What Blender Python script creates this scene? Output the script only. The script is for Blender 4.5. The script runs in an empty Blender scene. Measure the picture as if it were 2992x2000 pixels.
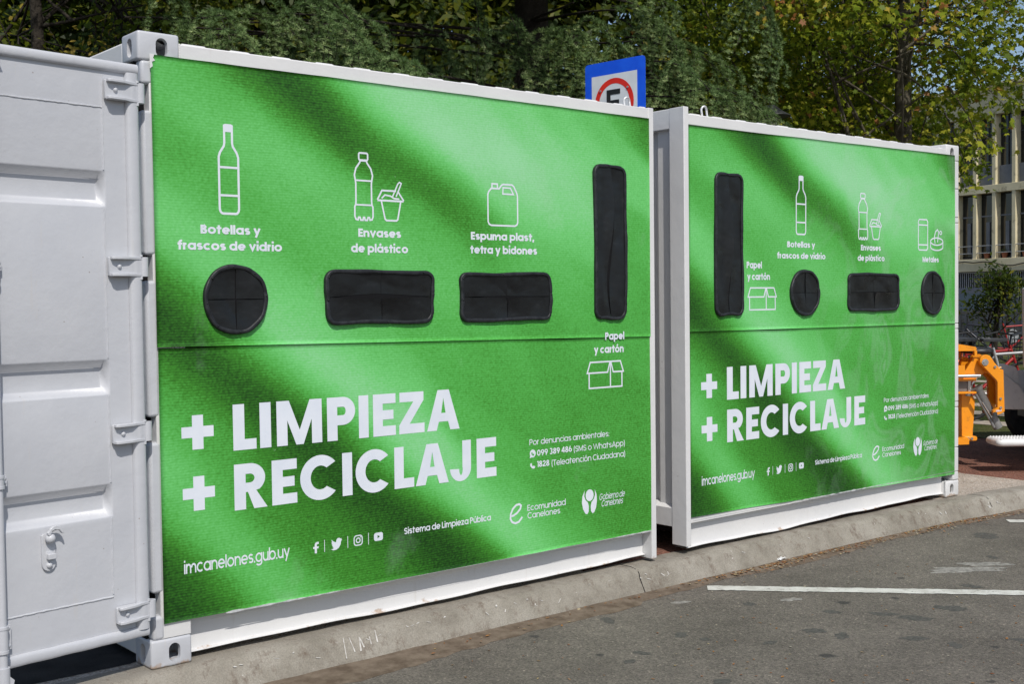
import bpy, bmesh, math, random
import numpy as np
from mathutils import Vector, Matrix
from mathutils.geometry import tessellate_polygon

random.seed(7); rng = np.random.default_rng(11)
SC = bpy.context.scene
COL = SC.collection

# ------------------------------------------------------------------ camera
CAM = np.array([-1.9943, -4.6486, 1.4899])
YAW, PITCH, ROLL, FPX = 0.7025, -0.0346, -0.0119, 3510.26      # focal length in photo pixels (2992 wide)
_f = np.array([math.sin(YAW)*math.cos(PITCH), math.cos(YAW)*math.cos(PITCH), math.sin(PITCH)])
_r0 = np.array([math.cos(YAW), -math.sin(YAW), 0.0]); _u0 = np.cross(_r0, _f)
_r = _r0*math.cos(ROLL) + _u0*math.sin(ROLL); _u = -_r0*math.sin(ROLL) + _u0*math.cos(ROLL)
cd = bpy.data.cameras.new('camera'); cam = bpy.data.objects.new('camera', cd); COL.objects.link(cam)
cam.matrix_world = Matrix(((_r[0], _u[0], -_f[0], CAM[0]), (_r[1], _u[1], -_f[1], CAM[1]), (_r[2], _u[2], -_f[2], CAM[2]), (0, 0, 0, 1)))
cd.sensor_width = 36; cd.sensor_fit = 'HORIZONTAL'; cd.lens = FPX/2992*36
cd.clip_start = 0.05; cd.clip_end = 2000
SC.camera = cam
SC.render.resolution_x, SC.render.resolution_y = 1024, 685

# ------------------------------------------------------------------ light
SUN_EL, SUN_AZ = math.radians(50), math.radians(180+22)     # azimuth clockwise from +Y
to_sun = Vector((math.sin(SUN_AZ)*math.cos(SUN_EL), math.cos(SUN_AZ)*math.cos(SUN_EL), math.sin(SUN_EL)))
w = bpy.data.worlds.new('World'); SC.world = w; w.use_nodes = True
nt = w.node_tree; bg = nt.nodes['Background']; sky = nt.nodes.new('ShaderNodeTexSky')
sky.sky_type = 'NISHITA'; sky.sun_disc = False; sky.sun_elevation = SUN_EL; sky.sun_rotation = SUN_AZ
sky.air_density = 1.0; sky.dust_density = 1.4; sky.ozone_density = 1.2
nt.links.new(sky.outputs[0], bg.inputs[0]); bg.inputs[1].default_value = 0.115
sl = bpy.data.lights.new('sun', 'SUN'); so = bpy.data.objects.new('sun', sl); COL.objects.link(so)
sl.energy = 3.6; sl.angle = math.radians(0.53); sl.color = (1.0, 0.955, 0.89)
so.rotation_euler = to_sun.to_track_quat('Z', 'Y').to_euler(); so.location = (-4, -10, 14)
SC.view_settings.view_transform = 'Standard'; SC.view_settings.look = 'None'
SC.view_settings.gamma = 1; SC.view_settings.exposure = 0.0
SC.cycles.max_bounces = 6; SC.cycles.transparent_max_bounces = 6

# ------------------------------------------------------------------ helpers
def tag(o, label=None, cat=None, group=None, kind=None):
    if label: o['label'] = label
    if cat: o['category'] = cat
    if group: o['group'] = group
    if kind: o['kind'] = kind
    return o
def thing(name, loc, label, cat, group=None):
    o = bpy.data.objects.new(name, None); COL.objects.link(o); o.location = loc; o.empty_display_size = .2
    return tag(o, label, cat, group)
def wloc(o):
    v = Vector((0, 0, 0))
    while o is not None: v += o.location; o = o.parent
    return v
class MB:
    def __init__(s): s.v = []; s.f = []
    def add(s, vs, fs):
        b = len(s.v); s.v += [tuple(map(float, p)) for p in vs]; s.f += [tuple(i+b for i in f) for f in fs]; return s
    def box(s, x0, x1, y0, y1, z0, z1):
        vs = [(x, y, z) for z in (z0, z1) for y in (y0, y1) for x in (x0, x1)]
        return s.add(vs, [(0, 2, 3, 1), (4, 5, 7, 6), (0, 1, 5, 4), (2, 6, 7, 3), (0, 4, 6, 2), (1, 3, 7, 5)])
    def obox(s, c, ax, ay, az, hx, hy, hz):     # box with its own axes
        c, ax, ay, az = map(np.array, (c, ax, ay, az))
        vs = [c+ax*hx*i+ay*hy*j+az*hz*k for k in (-1, 1) for j in (-1, 1) for i in (-1, 1)]
        return s.add(vs, [(0, 2, 3, 1), (4, 5, 7, 6), (0, 1, 5, 4), (2, 6, 7, 3), (0, 4, 6, 2), (1, 3, 7, 5)])
    def tube(s, pts, r, n=10, closed=False, cap=True):
        P = [np.array(p, float) for p in pts]; m = len(P)
        rr = r if hasattr(r, '__len__') else [r]*m
        vs = []; prev = None
        for i in range(m):
            if closed: t = P[(i+1) % m]-P[i-1]
            else: t = P[min(i+1, m-1)]-P[max(i-1, 0)]
            t = t/(np.linalg.norm(t)+1e-12)
            if prev is None:
                a = np.array([0, 0, 1.]) if abs(t[2]) < .9 else np.array([1., 0, 0])
            else: a = prev
            a = a-t*(a@t); a /= np.linalg.norm(a)+1e-12; b = np.cross(t, a); prev = a
            for k in range(n):
                q = 2*math.pi*k/n; vs.append(P[i]+rr[i]*(a*math.cos(q)+b*math.sin(q)))
        fs = []
        for i in range(m if closed else m-1):
            j = (i+1) % m
            for k in range(n):
                l = (k+1) % n; fs.append((i*n+k, i*n+l, j*n+l, j*n+k))
        if cap and not closed: fs += [tuple(range(n))[::-1], tuple((m-1)*n+k for k in range(n))]
        return s.add(vs, fs)
    def cyl(s, a, b, r, n=16): return s.tube([a, b], r, n)
    def prism(s, poly, fn, d0, d1):     # 2-D outline -> fn(a, b, d), from depth d0 to d1
        n = len(poly)
        vs = [fn(a, b, d0) for a, b in poly]+[fn(a, b, d1) for a, b in poly]
        tri = tessellate_polygon([[Vector((a, b, 0)) for a, b in poly]])
        fs = [tuple(t) for t in tri]+[tuple(i+n for i in t[::-1]) for t in tri]
        fs += [(i, (i+1) % n, (i+1) % n+n, i+n) for i in range(n)]
        return s.add(vs, fs)
    def lathe(s, prof, c, axis='z', n=20):      # profile (r, h) about an axis through c
        vs = []
        for r_, h in prof:
            for k in range(n):
                q = 2*math.pi*k/n; a, b = r_*math.cos(q), r_*math.sin(q)
                vs.append({'z': (c[0]+a, c[1]+b, c[2]+h), 'y': (c[0]+a, c[1]+h, c[2]+b), 'x': (c[0]+h, c[1]+a, c[2]+b)}[axis])
        fs = [(i*n+k, i*n+(k+1) % n, (i+1)*n+(k+1) % n, (i+1)*n+k) for i in range(len(prof)-1) for k in range(n)]
        return s.add(vs, fs)
    def sphere(s, c, r, sx=1, sy=1, sz=1, n=12, m=7):
        vs = []; fs = []
        for i in range(m+1):
            a = math.pi*i/m
            for k in range(n):
                q = 2*math.pi*k/n
                vs.append((c[0]+r*sx*math.sin(a)*math.cos(q), c[1]+r*sy*math.sin(a)*math.sin(q), c[2]+r*sz*math.cos(a)))
        for i in range(m):
            for k in range(n): fs.append((i*n+k, (i+1)*n+k, (i+1)*n+(k+1) % n, i*n+(k+1) % n))
        return s.add(vs, fs)
    def build(s, name, mt, parent=None, bevel=0, smooth=False, seg=2, label=None, fix=True):
        off = wloc(parent) if parent else Vector((0, 0, 0))
        me = bpy.data.meshes.new(name)
        me.from_pydata([(a-off.x, b-off.y, c-off.z) for a, b, c in s.v], [], s.f); me.update()
        if fix:
            bm = bmesh.new(); bm.from_mesh(me); bmesh.ops.recalc_face_normals(bm, faces=bm.faces); bm.to_mesh(me); bm.free()
        o = bpy.data.objects.new(name, me); COL.objects.link(o)
        if parent: o.parent = parent
        me.materials.append(mt)
        if smooth:
            me.polygons.foreach_set('use_smooth', [True]*len(me.polygons))
            me.set_sharp_from_angle(angle=math.radians(42))
        if bevel:
            md = o.modifiers.new('bevel', 'BEVEL'); md.width = bevel; md.segments = seg; md.limit_method = 'ANGLE'; md.angle_limit = math.radians(40)
            md.harden_normals = False
            me.polygons.foreach_set('use_smooth', [True]*len(me.polygons)); me.set_sharp_from_angle(angle=math.radians(60))
        if label: o['label'] = label
        return o
def ray(x, y): return _f+((x-1496)/FPX)*_r-((y-1000)/FPX)*_u
def at(x, y, d): return CAM+d*ray(x, y)

# ------------------------------------------------------------------ materials
def nodes_of(name, rough=.5, spec=.5, metal=0.0, col=(.5, .5, .5)):
    m = bpy.data.materials.new(name); m.use_nodes = True; t = m.node_tree
    b = t.nodes['Principled BSDF']; b.inputs['Roughness'].default_value = rough; b.inputs['Metallic'].default_value = metal
    b.inputs['Specular IOR Level'].default_value = spec; b.inputs['Base Color'].default_value = (*col, 1)
    return m, t, b
def N(t, typ, **kw):
    n = t.nodes.new(typ)
    for k, v in kw.items(): setattr(n, k, v)
    return n
def noise(t, vec, scale, detail=4, rough=.6):
    n = N(t, 'ShaderNodeTexNoise'); n.inputs['Scale'].default_value = scale; n.inputs['Detail'].default_value = detail
    n.inputs['Roughness'].default_value = rough
    if vec is not None: t.links.new(vec, n.inputs['Vector'])
    return n
def ramp(t, fac, stops):
    n = N(t, 'ShaderNodeValToRGB'); e = n.color_ramp.elements
    while len(e) < len(stops): e.new(.5)
    for el, (p, c) in zip(e, stops): el.position = p; el.color = (*c, 1) if len(c) == 3 else c
    t.links.new(fac, n.inputs[0]); return n
def mix(t, fac, a, b, typ='MIX'):
    n = N(t, 'ShaderNodeMix', data_type='RGBA', blend_type=typ)
    for sock, v in ((n.inputs[0], fac), (n.inputs[6], a), (n.inputs[7], b)):
        if hasattr(v, 'node'): t.links.new(v, sock)
        elif isinstance(v, (int, float)): sock.default_value = v
        else: sock.default_value = (*v, 1)
    return n.outputs[2]
def math_(t, op, a, b=None, c=None):
    n = N(t, 'ShaderNodeMath', operation=op)
    for i, v in enumerate((a, b, c)):
        if v is None: continue
        if hasattr(v, 'node'): t.links.new(v, n.inputs[i])
        else: n.inputs[i].default_value = v
    return n.outputs[0]
def bump(t, b, h, strength=.3, dist=.01):
    n = N(t, 'ShaderNodeBump'); n.inputs['Strength'].default_value = strength; n.inputs['Distance'].default_value = dist
    t.links.new(h, n.inputs['Height']); t.links.new(n.outputs[0], b.inputs['Normal'])
def wpos(t): return N(t, 'ShaderNodeNewGeometry').outputs['Position']
def scaled(t, vec, sc):
    n = N(t, 'ShaderNodeMapping'); n.inputs['Scale'].default_value = sc; t.links.new(vec, n.inputs['Vector']); return n.outputs[0]

def mottled(name, c0, c1, scale, rough=.5, spec=.5, metal=0, bscale=0, bstr=.2, bdist=.004, c2=None, s2=6):
    m, t, b = nodes_of(name, rough, spec, metal)
    p = wpos(t); n = noise(t, p, scale)
    r_ = ramp(t, n.outputs[0], [(.35, c0), (.65, c1)]); out = r_.outputs[0]
    if c2 is not None:
        n2 = noise(t, p, s2, 5, .7); r2 = ramp(t, n2.outputs[0], [(.56, (0, 0, 0)), (.72, (1, 1, 1))]); out = mix(t, r2.outputs[0], out, c2)
    t.links.new(out, b.inputs['Base Color'])
    if bscale: bump(t, b, noise(t, p, bscale, 5, .65).outputs[0], bstr, bdist)
    return m

def white_paint(name, k0, k1):
    m, t, b = nodes_of(name, .38, .45)
    p = wpos(t)
    base = ramp(t, noise(t, p, 2.2, 5).outputs[0], [(.3, k0), (.7, k1)]).outputs[0]
    # grime speckles and thin vertical runs
    st = ramp(t, noise(t, scaled(t, p, (26, 26, 2.2)), 1.0, 4, .7).outputs[0], [(.63, (0, 0, 0)), (.8, (.55, .55, .55))]).outputs[0]
    base = mix(t, st, base, (.52, .49, .45))
    sp = N(t, 'ShaderNodeTexVoronoi'); sp.inputs['Scale'].default_value = 22; t.links.new(p, sp.inputs['Vector'])
    dots = ramp(t, sp.outputs['Distance'], [(.045, (1, 1, 1)), (.07, (0, 0, 0))]).outputs[0]
    sel = ramp(t, noise(t, p, 9, 2).outputs[0], [(.56, (0, 0, 0)), (.62, (.8, .8, .8))]).outputs[0]
    base = mix(t, mix(t, 1.0, dots, sel, 'MULTIPLY'), base, (.25, .21, .18))
    # rust on the low edges and the joints
    z = N(t, 'ShaderNodeSeparateXYZ'); t.links.new(p, z.inputs[0])
    low = ramp(t, math_(t, 'ADD', math_(t, 'MULTIPLY', z.outputs[2], 6.0), math_(t, 'MULTIPLY', noise(t, p, 17, 4).outputs[0], 1.0)), [(.50, (1, 1, 1)), (.61, (0, 0, 0))]).outputs[0]
    base = mix(t, mix(t, 1.0, low, (.75, .75, .75), 'MULTIPLY'), base, (.36, .24, .15))
    t.links.new(base, b.inputs['Base Color'])
    bm_ = math_(t, 'ADD', noise(t, p, 14, 3).outputs[0], math_(t, 'MULTIPLY', noise(t, p, 120, 3).outputs[0], .12))
    bump(t, b, bm_, .35, .006)
    return m
M = {}
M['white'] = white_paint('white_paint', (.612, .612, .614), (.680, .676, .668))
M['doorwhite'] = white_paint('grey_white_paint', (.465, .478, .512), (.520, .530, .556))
M['seam'] = nodes_of('dark_gap', .9, .1, col=(.01, .01, .011))[0]
M['ink'] = mottled('white_ink', (.645, .69, .765), (.705, .742, .80), 9, .42, .4)
def print_mat():
    m, t, b = nodes_of('green_fabric_print', .55, .25)
    at_ = N(t, 'ShaderNodeAttribute', attribute_name='level')
    p = wpos(t); sx = N(t, 'ShaderNodeSeparateXYZ'); t.links.new(p, sx.inputs[0])
    n1 = noise(t, p, 3.5, 5, .6).outputs[0]
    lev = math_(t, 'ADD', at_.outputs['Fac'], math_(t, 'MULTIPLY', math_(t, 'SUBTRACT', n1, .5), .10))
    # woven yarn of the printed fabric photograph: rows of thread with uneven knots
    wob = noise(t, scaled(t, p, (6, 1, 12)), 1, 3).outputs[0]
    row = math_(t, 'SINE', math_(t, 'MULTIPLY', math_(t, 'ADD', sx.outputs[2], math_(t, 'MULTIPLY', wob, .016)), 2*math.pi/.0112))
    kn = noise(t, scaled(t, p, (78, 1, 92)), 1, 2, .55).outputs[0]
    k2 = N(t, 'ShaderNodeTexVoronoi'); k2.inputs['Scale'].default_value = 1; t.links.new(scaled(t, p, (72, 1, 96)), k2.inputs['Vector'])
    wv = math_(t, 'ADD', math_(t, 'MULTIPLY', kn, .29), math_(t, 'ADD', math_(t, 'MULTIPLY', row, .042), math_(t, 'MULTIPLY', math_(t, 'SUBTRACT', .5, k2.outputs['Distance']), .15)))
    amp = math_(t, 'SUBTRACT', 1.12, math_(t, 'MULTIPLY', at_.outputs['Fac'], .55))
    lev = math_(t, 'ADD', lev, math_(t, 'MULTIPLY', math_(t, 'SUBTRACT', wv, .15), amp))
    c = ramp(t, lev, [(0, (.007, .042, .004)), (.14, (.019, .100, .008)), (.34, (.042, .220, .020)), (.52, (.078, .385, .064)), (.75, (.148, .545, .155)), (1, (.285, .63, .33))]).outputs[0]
    # faint pale smears, scuffs
    sm = ramp(t, noise(t, scaled(t, p, (1.2, 1, .8)), 2.2, 6, .62).outputs[0], [(.60, (0, 0, 0)), (.80, (.22, .22, .22))]).outputs[0]
    c = mix(t, sm, c, (.42, .52, .45))
    far = ramp(t, math_(t, 'MULTIPLY', sx.outputs[0], .1), [(.43, (0, 0, 0)), (.53, (1, 1, 1))]).outputs[0]      # wiped, dusty patches on the further box
    dn = N(t, 'ShaderNodeTexNoise'); dn.inputs['Scale'].default_value = 2.3; dn.inputs['Detail'].default_value = 3; dn.inputs['Distortion'].default_value = 2.2; t.links.new(scaled(t, p, (1, 1, .7)), dn.inputs['Vector'])
    c = mix(t, mix(t, 1.0, far, ramp(t, dn.outputs[0], [(.50, (0, 0, 0)), (.60, (.16, .16, .16)), (.66, (.02, .02, .02)), (.74, (.30, .30, .30))]).outputs[0], 'MULTIPLY'), c, (.42, .55, .47))
    ch = ramp(t, noise(t, p, 38, 3, .8).outputs[0], [(.735, (0, 0, 0)), (.78, (.7, .7, .7))]).outputs[0]
    c = mix(t, ch, c, (.45, .60, .46))
    t.links.new(c, b.inputs['Base Color'])
    bump(t, b, noise(t, p, 5, 3).outputs[0], .25, .012)
    return m
M['print'] = print_mat()
def rubber():
    m, t, b = nodes_of('black_rubber', .42, .45)
    p = wpos(t); n = noise(t, scaled(t, p, (7, 7, 16)), 1.0, 6, .7)
    c = ramp(t, n.outputs[0], [(.3, (.004, .0045, .005)), (.58, (.0075, .0085, .0095)), (.82, (.026, .027, .028))]).outputs[0]
    t.links.new(c, b.inputs['Base Color'])
    rr = ramp(t, noise(t, p, 11, 4).outputs[0], [(.3, (.24, .24, .24)), (.7, (.46, .46, .46))]).outputs[0]; t.links.new(rr, b.inputs['Roughness'])
    bump(t, b, noise(t, p, 9, 2).outputs[0], .35, .012); return m
M['rubber'] = rubber()
M['trim'] = mottled('rubber_trim', (.008, .009, .011), (.022, .024, .027), 30, .5, .4, bscale=260, bstr=.3, bdist=.002)
def concrete():
    m, t, b = nodes_of('kerb_concrete', .92, .15)
    p = wpos(t)
    c = ramp(t, noise(t, p, 3.2, 7, .68).outputs[0], [(.28, (.175, .157, .128)), (.5, (.275, .252, .212)), (.74, (.37, .345, .30))]).outputs[0]
    spk = ramp(t, noise(t, p, 150, 2).outputs[0], [(.35, (.62, .62, .62)), (.6, (1, 1, 1))]).outputs[0]; c = mix(t, .5, c, spk, 'MULTIPLY')
    runs = ramp(t, noise(t, scaled(t, p, (13, 13, 4.5)), 1, 6, .8).outputs[0], [(.53, (0, 0, 0)), (.70, (.75, .75, .75))]).outputs[0]
    c = mix(t, runs, c, (.105, .070, .050))
    pale = ramp(t, noise(t, p, 26, 5, .75).outputs[0], [(.67, (0, 0, 0)), (.72, (.8, .8, .8))]).outputs[0]
    gate = ramp(t, noise(t, p, 1.6, 2).outputs[0], [(.45, (0, 0, 0)), (.54, (1, 1, 1))]).outputs[0]
    c = mix(t, mix(t, 1.0, pale, gate, 'MULTIPLY'), c, (.62, .60, .57))
    t.links.new(c, b.inputs['Base Color'])
    h = math_(t, 'ADD', noise(t, p, 20, 6, .7).outputs[0], math_(t, 'MULTIPLY', noise(t, p, 180, 3).outputs[0], .25))
    bump(t, b, h, .7, .012); return m
M['concrete'] = concrete()
def asphalt():
    m, t, b = nodes_of('worn_asphalt', .86, .25)
    p = wpos(t)
    c = ramp(t, noise(t, p, 1.3, 8, .74).outputs[0], [(.3, (.104, .093, .082)), (.5, (.145, .130, .115)), (.7, (.190, .170, .150))]).outputs[0]
    ag = N(t, 'ShaderNodeTexVoronoi'); ag.inputs['Scale'].default_value = 115; t.links.new(p, ag.inputs['Vector'])
    agc = ramp(t, ag.outputs['Color'], [(0, (.50, .50, .50)), (.7, (1.05, 1.02, 1)), (.9, (1.3, 1.26, 1.2)), (.97, (2.2, 2.1, 1.95)), (1, (3.0, 2.8, 2.6))]).outputs[0]
    c = mix(t, .9, c, agc, 'MULTIPLY')
    gr = ramp(t, noise(t, p, 320, 2, .8).outputs[0], [(.3, (.55, .55, .55)), (.7, (1.3, 1.3, 1.3))]).outputs[0]; c = mix(t, .6, c, gr, 'MULTIPLY')
    # round dark oil drips, two sizes
    for sc, lo, hi, sl_, k in ((1.9, .05, .085, .50, .8), (4.3, .07, .12, .57, .7)):
        v = N(t, 'ShaderNodeTexVoronoi'); v.inputs['Scale'].default_value = sc
        wv = N(t, 'ShaderNodeVectorMath', operation='ADD'); t.links.new(p, wv.inputs[0])
        nz = noise(t, p, 14, 3); ms = N(t, 'ShaderNodeVectorMath', operation='SCALE'); ms.inputs['Scale'].default_value = .05
        t.links.new(nz.outputs['Color'], ms.inputs[0]); t.links.new(ms.outputs[0], wv.inputs[1]); t.links.new(wv.outputs[0], v.inputs['Vector'])
        d = ramp(t, v.outputs['Distance'], [(lo, (1, 1, 1)), (hi, (0, 0, 0))]).outputs[0]
        sp = N(t, 'ShaderNodeSeparateColor'); t.links.new(v.outputs['Color'], sp.inputs[0])
        g = math_(t, 'GREATER_THAN', sp.outputs[0], sl_)
        c = mix(t, math_(t, 'MULTIPLY', math_(t, 'MULTIPLY', d, g), k), c, (.034, .033, .034))
    t.links.new(c, b.inputs['Base Color'])
    bump(t, b, math_(t, 'ADD', ag.outputs['Distance'], noise(t, p, 60, 4).outputs[0]), .55, .004)
    return m
M['asphalt'] = asphalt()
M['dust'] = mottled('road_dust', (.105, .078, .058), (.185, .145, .112), 14, .95, .1, bscale=120, bstr=.5, bdist=.004)
M['roadpaint'] = mottled('road_paint', (.46, .445, .415), (.62, .61, .58), 9, .8, .2, bscale=90, bstr=.4, bdist=.003, c2=(.22, .21, .19), s2=28)
M['pebble'] = None
def pebbles(name, cols, sc):
    m, t, b = nodes_of(name, .9, .2); p = wpos(t)
    v = N(t, 'ShaderNodeTexVoronoi'); v.inputs['Scale'].default_value = sc; t.links.new(p, v.inputs['Vector'])
    sp = N(t, 'ShaderNodeSeparateColor'); t.links.new(v.outputs['Color'], sp.inputs[0])
    c = ramp(t, sp.outputs[0], [(i/(len(cols)-1), k) for i, k in enumerate(cols)]).outputs[0]
    n = ramp(t, noise(t, p, 2.5, 5).outputs[0], [(.3, (.75, .75, .75)), (.7, (1.1, 1.1, 1.1))]).outputs[0]; c = mix(t, 1.0, c, n, 'MULTIPLY')
    t.links.new(c, b.inputs['Base Color']); bump(t, b, v.outputs['Distance'], .8, .008); return m
M['pebble'] = pebbles('beige_pebbles', [(.30, .25, .20), (.45, .39, .32), (.55, .50, .43), (.38, .31, .26)], 90)
M['redpave'] = pebbles('red_paving', [(.13, .055, .038), (.22, .10, .07), (.28, .14, .10), (.10, .06, .05)], 80)
M['soil'] = mottled('soil', (.07, .055, .04), (.12, .095, .07), 2, .95, .1)

SAMPLES = """
0.1,2.43,0.55, 0.19,2.38,0.6, 0.32,2.39,0.5, 0.46,2.45,0.3, 0.58,2.48,0.15, 0.71,2.45,0.12, 0.84,2.44,0.25, 0.97,2.44,0.6, 1.09,2.44,0.85, 1.3,2.44,0.9, 
1.51,2.43,0.85, 1.74,2.41,0.8, 1.98,2.41,0.75, 2.23,2.44,0.7, 2.5,2.46,0.65, 2.78,2.48,0.55, 2.93,2.47,0.2, 2.94,2.4,0.35, 0.09,2.29,0.62, 0.27,2.28,0.7, 
0.49,2.31,0.62, 0.63,2.36,0.35, 0.76,2.35,0.12, 0.89,2.33,0.18, 1.03,2.31,0.45, 1.17,2.29,0.8, 1.34,2.27,0.95, 1.58,2.27,1, 1.86,2.28,1, 2.18,2.28,0.9, 
2.44,2.3,0.78, 0.12,2.16,0.5, 0.22,2.14,0.5, 0.44,2.17,0.7, 0.6,2.2,0.72, 0.76,2.23,0.5, 0.91,2.24,0.25, 1.05,2.23,0.15, 1.19,2.21,0.3, 1.34,2.17,0.55, 
1.51,2.13,0.8, 1.74,2.12,0.95, 1.98,2.12,0.95, 2.23,2.07,0.88, 2.44,2.16,0.8, 2.89,2.15,0.7, 0.12,2.03,0.5, 0.23,2.02,0.52, 0.49,2.05,0.65, 0.7,2.09,0.7, 
0.89,2.1,0.6, 1.13,2.15,0.4, 1.29,2.13,0.22, 1.4,2.1,0.22, 1.55,2.04,0.3, 1.69,1.99,0.5, 1.88,2,0.75, 2.12,1.97,0.85, 2.36,1.95,0.8, 0.09,1.89,0.75, 
0.2,1.89,0.7, 0.26,1.96,0.6, 0.52,1.91,0.55, 0.7,1.95,0.6, 0.89,1.96,0.65, 1.29,1.97,0.5, 1.46,2,0.35, 1.57,1.95,0.3, 1.69,1.88,0.45, 2.17,1.86,0.75, 
2.44,1.79,0.7, 2.89,1.8,0.55, 0.08,1.77,0.72, 0.18,1.8,0.75, 0.4,1.82,0.6, 0.61,1.82,0.55, 0.79,1.85,0.6, 1.16,1.8,0.65, 1.42,1.84,0.6, 1.57,1.81,0.5, 
2.22,1.71,0.62, 2.43,1.63,0.55, 0.08,1.65,0.45, 0.18,1.65,0.7, 0.26,1.67,0.75, 0.48,1.69,0.65, 0.69,1.69,0.55, 0.88,1.69,0.58, 1.28,1.68,0.65, 1.5,1.7,0.6, 
1.97,1.68,0.6, 0.08,1.55,0.15, 0.17,1.53,0.35, 0.24,1.48,0.5, 0.62,1.56,0.75, 0.73,1.56,0.65, 1.54,1.54,0.6, 2.35,1.48,0.55, 2.86,1.54,0.5, 0.08,1.44,0.08, 
0.17,1.42,0.1, 0.25,1.38,0.25, 0.33,1.33,0.45, 0.45,1.32,0.65, 0.63,1.42,0.8, 0.76,1.43,0.75, 0.84,1.35,0.75, 1.07,1.33,0.6, 1.5,1.33,0.55, 1.84,1.32,0.55, 
2.22,1.35,0.5, 2.62,1.34,0.5, 0.09,1.34,0.15, 0.22,1.32,0.15, 0.3,1.27,0.15, 0.4,1.23,0.3, 0.5,1.24,0.6, 0.63,1.27,0.8, 0.78,1.23,0.9, 0.97,1.21,0.82, 
1.17,1.2,0.7, 1.49,1.22,0.55, 1.84,1.17,0.5, 2.21,1.15,0.48, 2.76,0.93,0.45, 0.1,1.23,0.4, 0.21,1.21,0.3, 0.33,1.17,0.15, 0.45,1.15,0.12, 0.56,1.15,0.25, 
0.66,1.16,0.5, 0.79,1.13,0.8, 0.99,1.12,0.88, 1.19,1.11,0.75, 1.72,1.03,0.48, 0.1,1.09,0.5, 0.23,1.09,0.45, 0.33,1.11,0.3, 0.5,1.07,0.13, 0.68,0.99,0.12, 
0.75,1.04,0.3, 0.87,1.05,0.6, 1.05,1.02,0.85, 1.23,0.94,0.85, 1.65,0.9,0.55, 1.96,0.88,0.48, 2.48,0.88,0.45, 0.1,0.96,0.6, 0.32,0.92,0.5, 0.36,0.84,0.45, 
0.55,0.83,0.3, 0.68,0.85,0.2, 0.81,0.85,0.12, 0.94,0.86,0.25, 1.06,0.83,0.6, 1.27,0.83,0.85, 1.44,0.74,0.85, 1.86,0.74,0.55, 2.47,0.59,0.45, 0.09,0.84,0.75, 
0.17,0.83,0.6, 0.34,0.77,0.45, 0.55,0.7,0.4, 0.69,0.68,0.3, 0.86,0.71,0.12, 0.98,0.73,0.12, 1.16,0.7,0.5, 1.4,0.62,0.75, 1.55,0.59,0.85, 1.85,0.55,0.6, 
0.09,0.75,0.75, 0.2,0.61,0.65, 0.32,0.63,0.5, 0.54,0.57,0.38, 0.76,0.59,0.3, 0.98,0.58,0.15, 1.1,0.59,0.13, 1.22,0.57,0.25, 1.39,0.55,0.55, 1.59,0.49,0.85, 
1.8,0.47,0.75, 2.2,0.5,0.45, 0.09,0.64,0.45, 0.15,0.57,0.6, 0.25,0.53,0.75, 0.35,0.51,0.7, 0.45,0.48,0.5, 0.63,0.49,0.4, 0.82,0.48,0.33, 1.06,0.49,0.25, 
1.26,0.48,0.1, 1.44,0.46,0.15, 1.59,0.42,0.45, 1.78,0.38,0.8, 1.95,0.3,0.85, 2.2,0.3,0.6, 2.61,0.27,0.45, 2.84,0.3,0.4, 0.09,0.52,0.2, 0.18,0.48,0.35, 
0.31,0.44,0.6, 0.45,0.39,0.75, 0.57,0.35,0.6, 0.72,0.35,0.4, 0.95,0.33,0.35, 1.22,0.33,0.25, 1.43,0.33,0.08, 1.61,0.31,0.12, 1.78,0.25,0.4, 1.97,0.24,0.75, 
2.12,0.25,0.7, 2.41,0.21,0.5, 2.75,0.21,0.4, 0.08,0.38,0.12, 0.19,0.33,0.15, 0.31,0.32,0.35, 0.45,0.29,0.65, 0.59,0.24,0.7, 0.72,0.23,0.5, 0.95,0.23,0.35, 
1.22,0.24,0.3, 1.43,0.22,0.12, 1.61,0.22,0.12, 1.75,0.21,0.25, 0.08,0.26,0.1, 0.19,0.23,0.15, 0.31,0.22,0.3, 0.45,0.21,0.5, 0.63,0.2,0.55, """
# ------------------------------------------------------------------ the setting: ground, road, kerb, pavement
def sheet(name, poly, z, mt, kind='structure'):
    mb = MB(); tri = tessellate_polygon([[Vector((x, y, 0)) for x, y in poly]])
    mb.add([(x, y, z) for x, y in poly], [tuple(t) for t in tri])
    o = mb.build(name, mt, fix=False)
    for p in o.data.polygons:
        if p.normal.z < 0: o.data.flip_normals(); break
    return tag(o, kind=kind)
KT = [(-14, -.02), (0, -.02), (3, -.02), (4, -.03), (5, -.045), (5.9, -.085), (6.9, -.2), (8, -.36), (10, -.72), (16, -2.1), (40, -9)]
def kx(x):
    for (a, ya), (b, yb) in zip(KT, KT[1:]):
        if a <= x <= b: return ya+(yb-ya)*(x-a)/(b-a)
    return KT[-1][1]
ZR = -.13
xs = list(np.concatenate([np.arange(-14, 0, .5), np.arange(0, 12, .12), np.arange(12, 40.1, 2)]))
# kerb: rounded profile swept along its line (d across from the top edge, z)
prof = [(-.118, ZR-.03), (-.112, ZR+.01), (-.088, -.085), (-.064, -.045), (-.052, -.026), (-.040, -.012), (-.022, -.003), (.02, .0), (.125, -.001), (.13, -.03)]
kb = MB(); vs = []; n_ = len(prof)
for x in xs:
    for d, z in prof: vs.append((x, kx(x)+d+random.uniform(-.004, .004)*(d < .1), z+random.uniform(-.0025, .0025)*(z < 0)))
kb.add(vs, [(i*n_+k, (i+1)*n_+k, (i+1)*n_+k+1, i*n_+k+1) for i in range(len(xs)-1) for k in range(n_-1)])
tag(kb.build('kerb', M['concrete'], smooth=True), kind='structure')
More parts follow.
